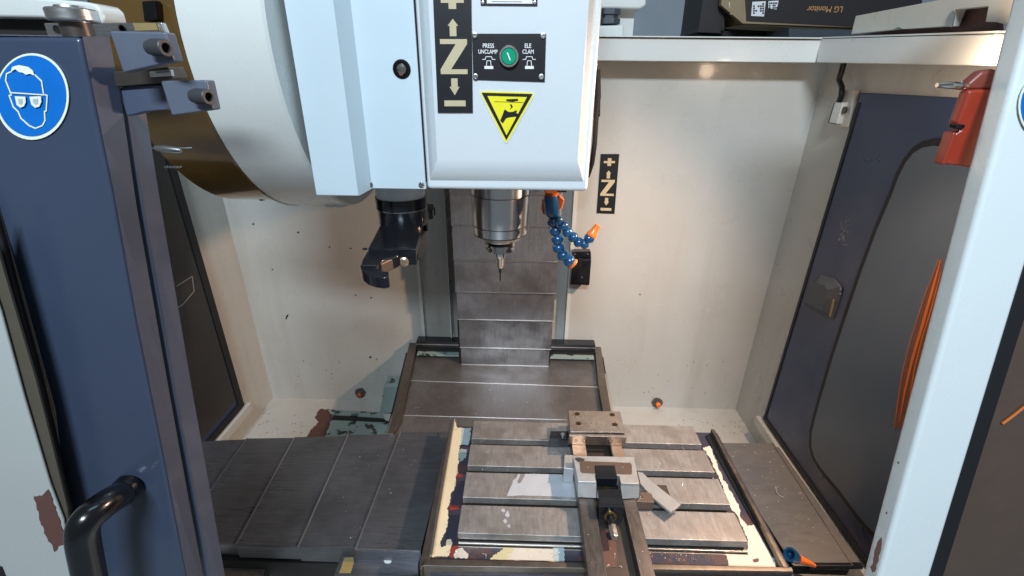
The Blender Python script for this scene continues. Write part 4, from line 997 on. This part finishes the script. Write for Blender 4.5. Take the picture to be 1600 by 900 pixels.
# ================================================================== CHIPS
b = MB()
def sprinkle(z, poly, n, s0=.0006, s1=.0018):
    xs = [p[0] for p in poly]; ys = [p[1] for p in poly]; k = 0
    while k < n:
        x, y = random.uniform(min(xs), max(xs)), random.uniform(min(ys), max(ys)); ins = False
        for i in range(len(poly)):
            (x1, y1), (x2, y2) = poly[i-1], poly[i]
            if (y1 > y) != (y2 > y) and x < (x2-x1)*(y-y1)/(y2-y1)+x1: ins = not ins
        if not ins: continue
        k += 1; c = at(x, y, 2, z); s_ = random.uniform(s0, s1); a = random.uniform(0, 6.28)
        u = Vector((math.cos(a), math.sin(a), 0))*s_; v_ = Vector((-math.sin(a), math.cos(a), 0))*s_*random.uniform(.25,.6); w_ = Vector((0,0,s_*.5))
        b.add([c-u-v_+w_*.1, c+u-v_+w_, c+u+v_+w_*.1, c-u+v_+w_*.6, c+w_*1.6], [(0,1,4),(1,2,4),(2,3,4),(3,0,4)])
sprinkle(-.0695, [(1125,695),(1205,696),(1325,880),(1245,880)], 60)
sprinkle(-.0695, [(630,680),(690,680),(645,855),(565,852)], 10)
sprinkle(-.0735, [(548,684),(625,682),(560,850),(475,850)], 12, .0005, .0012)
sprinkle(ZC+.0005, [(646,598),(930,606),(940,640),(632,644)], 25, .0005, .0013)
sprinkle(ZC-.0035, [(650,550),(930,555),(930,595),(646,590)], 10, .0005, .0013)
sprinkle(.0005, [(736,660),(880,660),(890,840),(720,830)], 45, .0004, .0010)
sprinkle(.0005, [(985,670),(1090,672),(1160,842),(1010,840)], 45, .0004, .0010)
sprinkle(BT+.0005, [(906,785),(934,785),(945,895),(920,895)], 10, .0004, .0010)
sprinkle(BT+.0005, [(976,785),(990,785),(1012,895),(995,895)], 10, .0004, .0010)
sprinkle(ZP+.001, [(1010,858),(1130,862),(1135,878),(1012,874)], 40, .0005, .0014)
def curl(z, x, y):
    c = at(x, y, 2, z); a0 = random.uniform(0, 6.28); R_ = random.uniform(.0012, .0032); n_ = random.randint(5, 9); sp = random.uniform(.3, .8)
    b.tube([c+Vector((math.cos(a0+i*sp)*R_*(1-i*.05), math.sin(a0+i*sp)*R_*(1-i*.05), .0006+.0003*i)) for i in range(n_)], .00032, 4)
for k in range(16): curl(ZP+.001, random.uniform(1010, 1150), random.uniform(858, 876))
for k in range(12): curl(ZP+.001, random.uniform(700, 880), random.uniform(860, 872))
for k in range(14): curl(-.0695, random.uniform(1150, 1230), random.uniform(700, 800))
for k in range(10): curl(.0005, random.uniform(1000, 1090), random.uniform(680, 820))
for k in range(10): curl(.0005, random.uniform(740, 880), random.uniform(680, 830))
for k in range(8): curl(.0105, random.uniform(950, 970), random.uniform(835, 895))
for k in range(10): curl(ZC+.005, random.uniform(640, 900), random.uniform(606, 652))
sprinkle(-.024, [(736,693),(1095,700),(1096,706),(736,699)], 50, .0005, .0014)
sprinkle(-.024, [(728,738),(1118,745),(1118,752),(728,744)], 50, .0005, .0014)
b.build('metal_chips', 'chip'); o = bpy.data.objects['metal_chips']; o['kind'] = 'stuff'
tag(o, 'small bright metal chips scattered over the covers, table and pan', 'metal chips')
o = MB().tube([at(1212,760,2,-.068), at(1213,768,2,-.067), at(1217,774,2,-.068), at(1224,777,2,-.068)], .0008, 6).build('curled_chip', 'chip'); tag(o, 'single curled metal shaving on the right steel cover', 'metal shaving')

for o in bpy.data.objects:
    if '_w' in o: del o['_w']
print('objects', len(bpy.data.objects), 'tris', sum(len(p.vertices)-2 for m_ in bpy.data.meshes for p in m_.polygons))
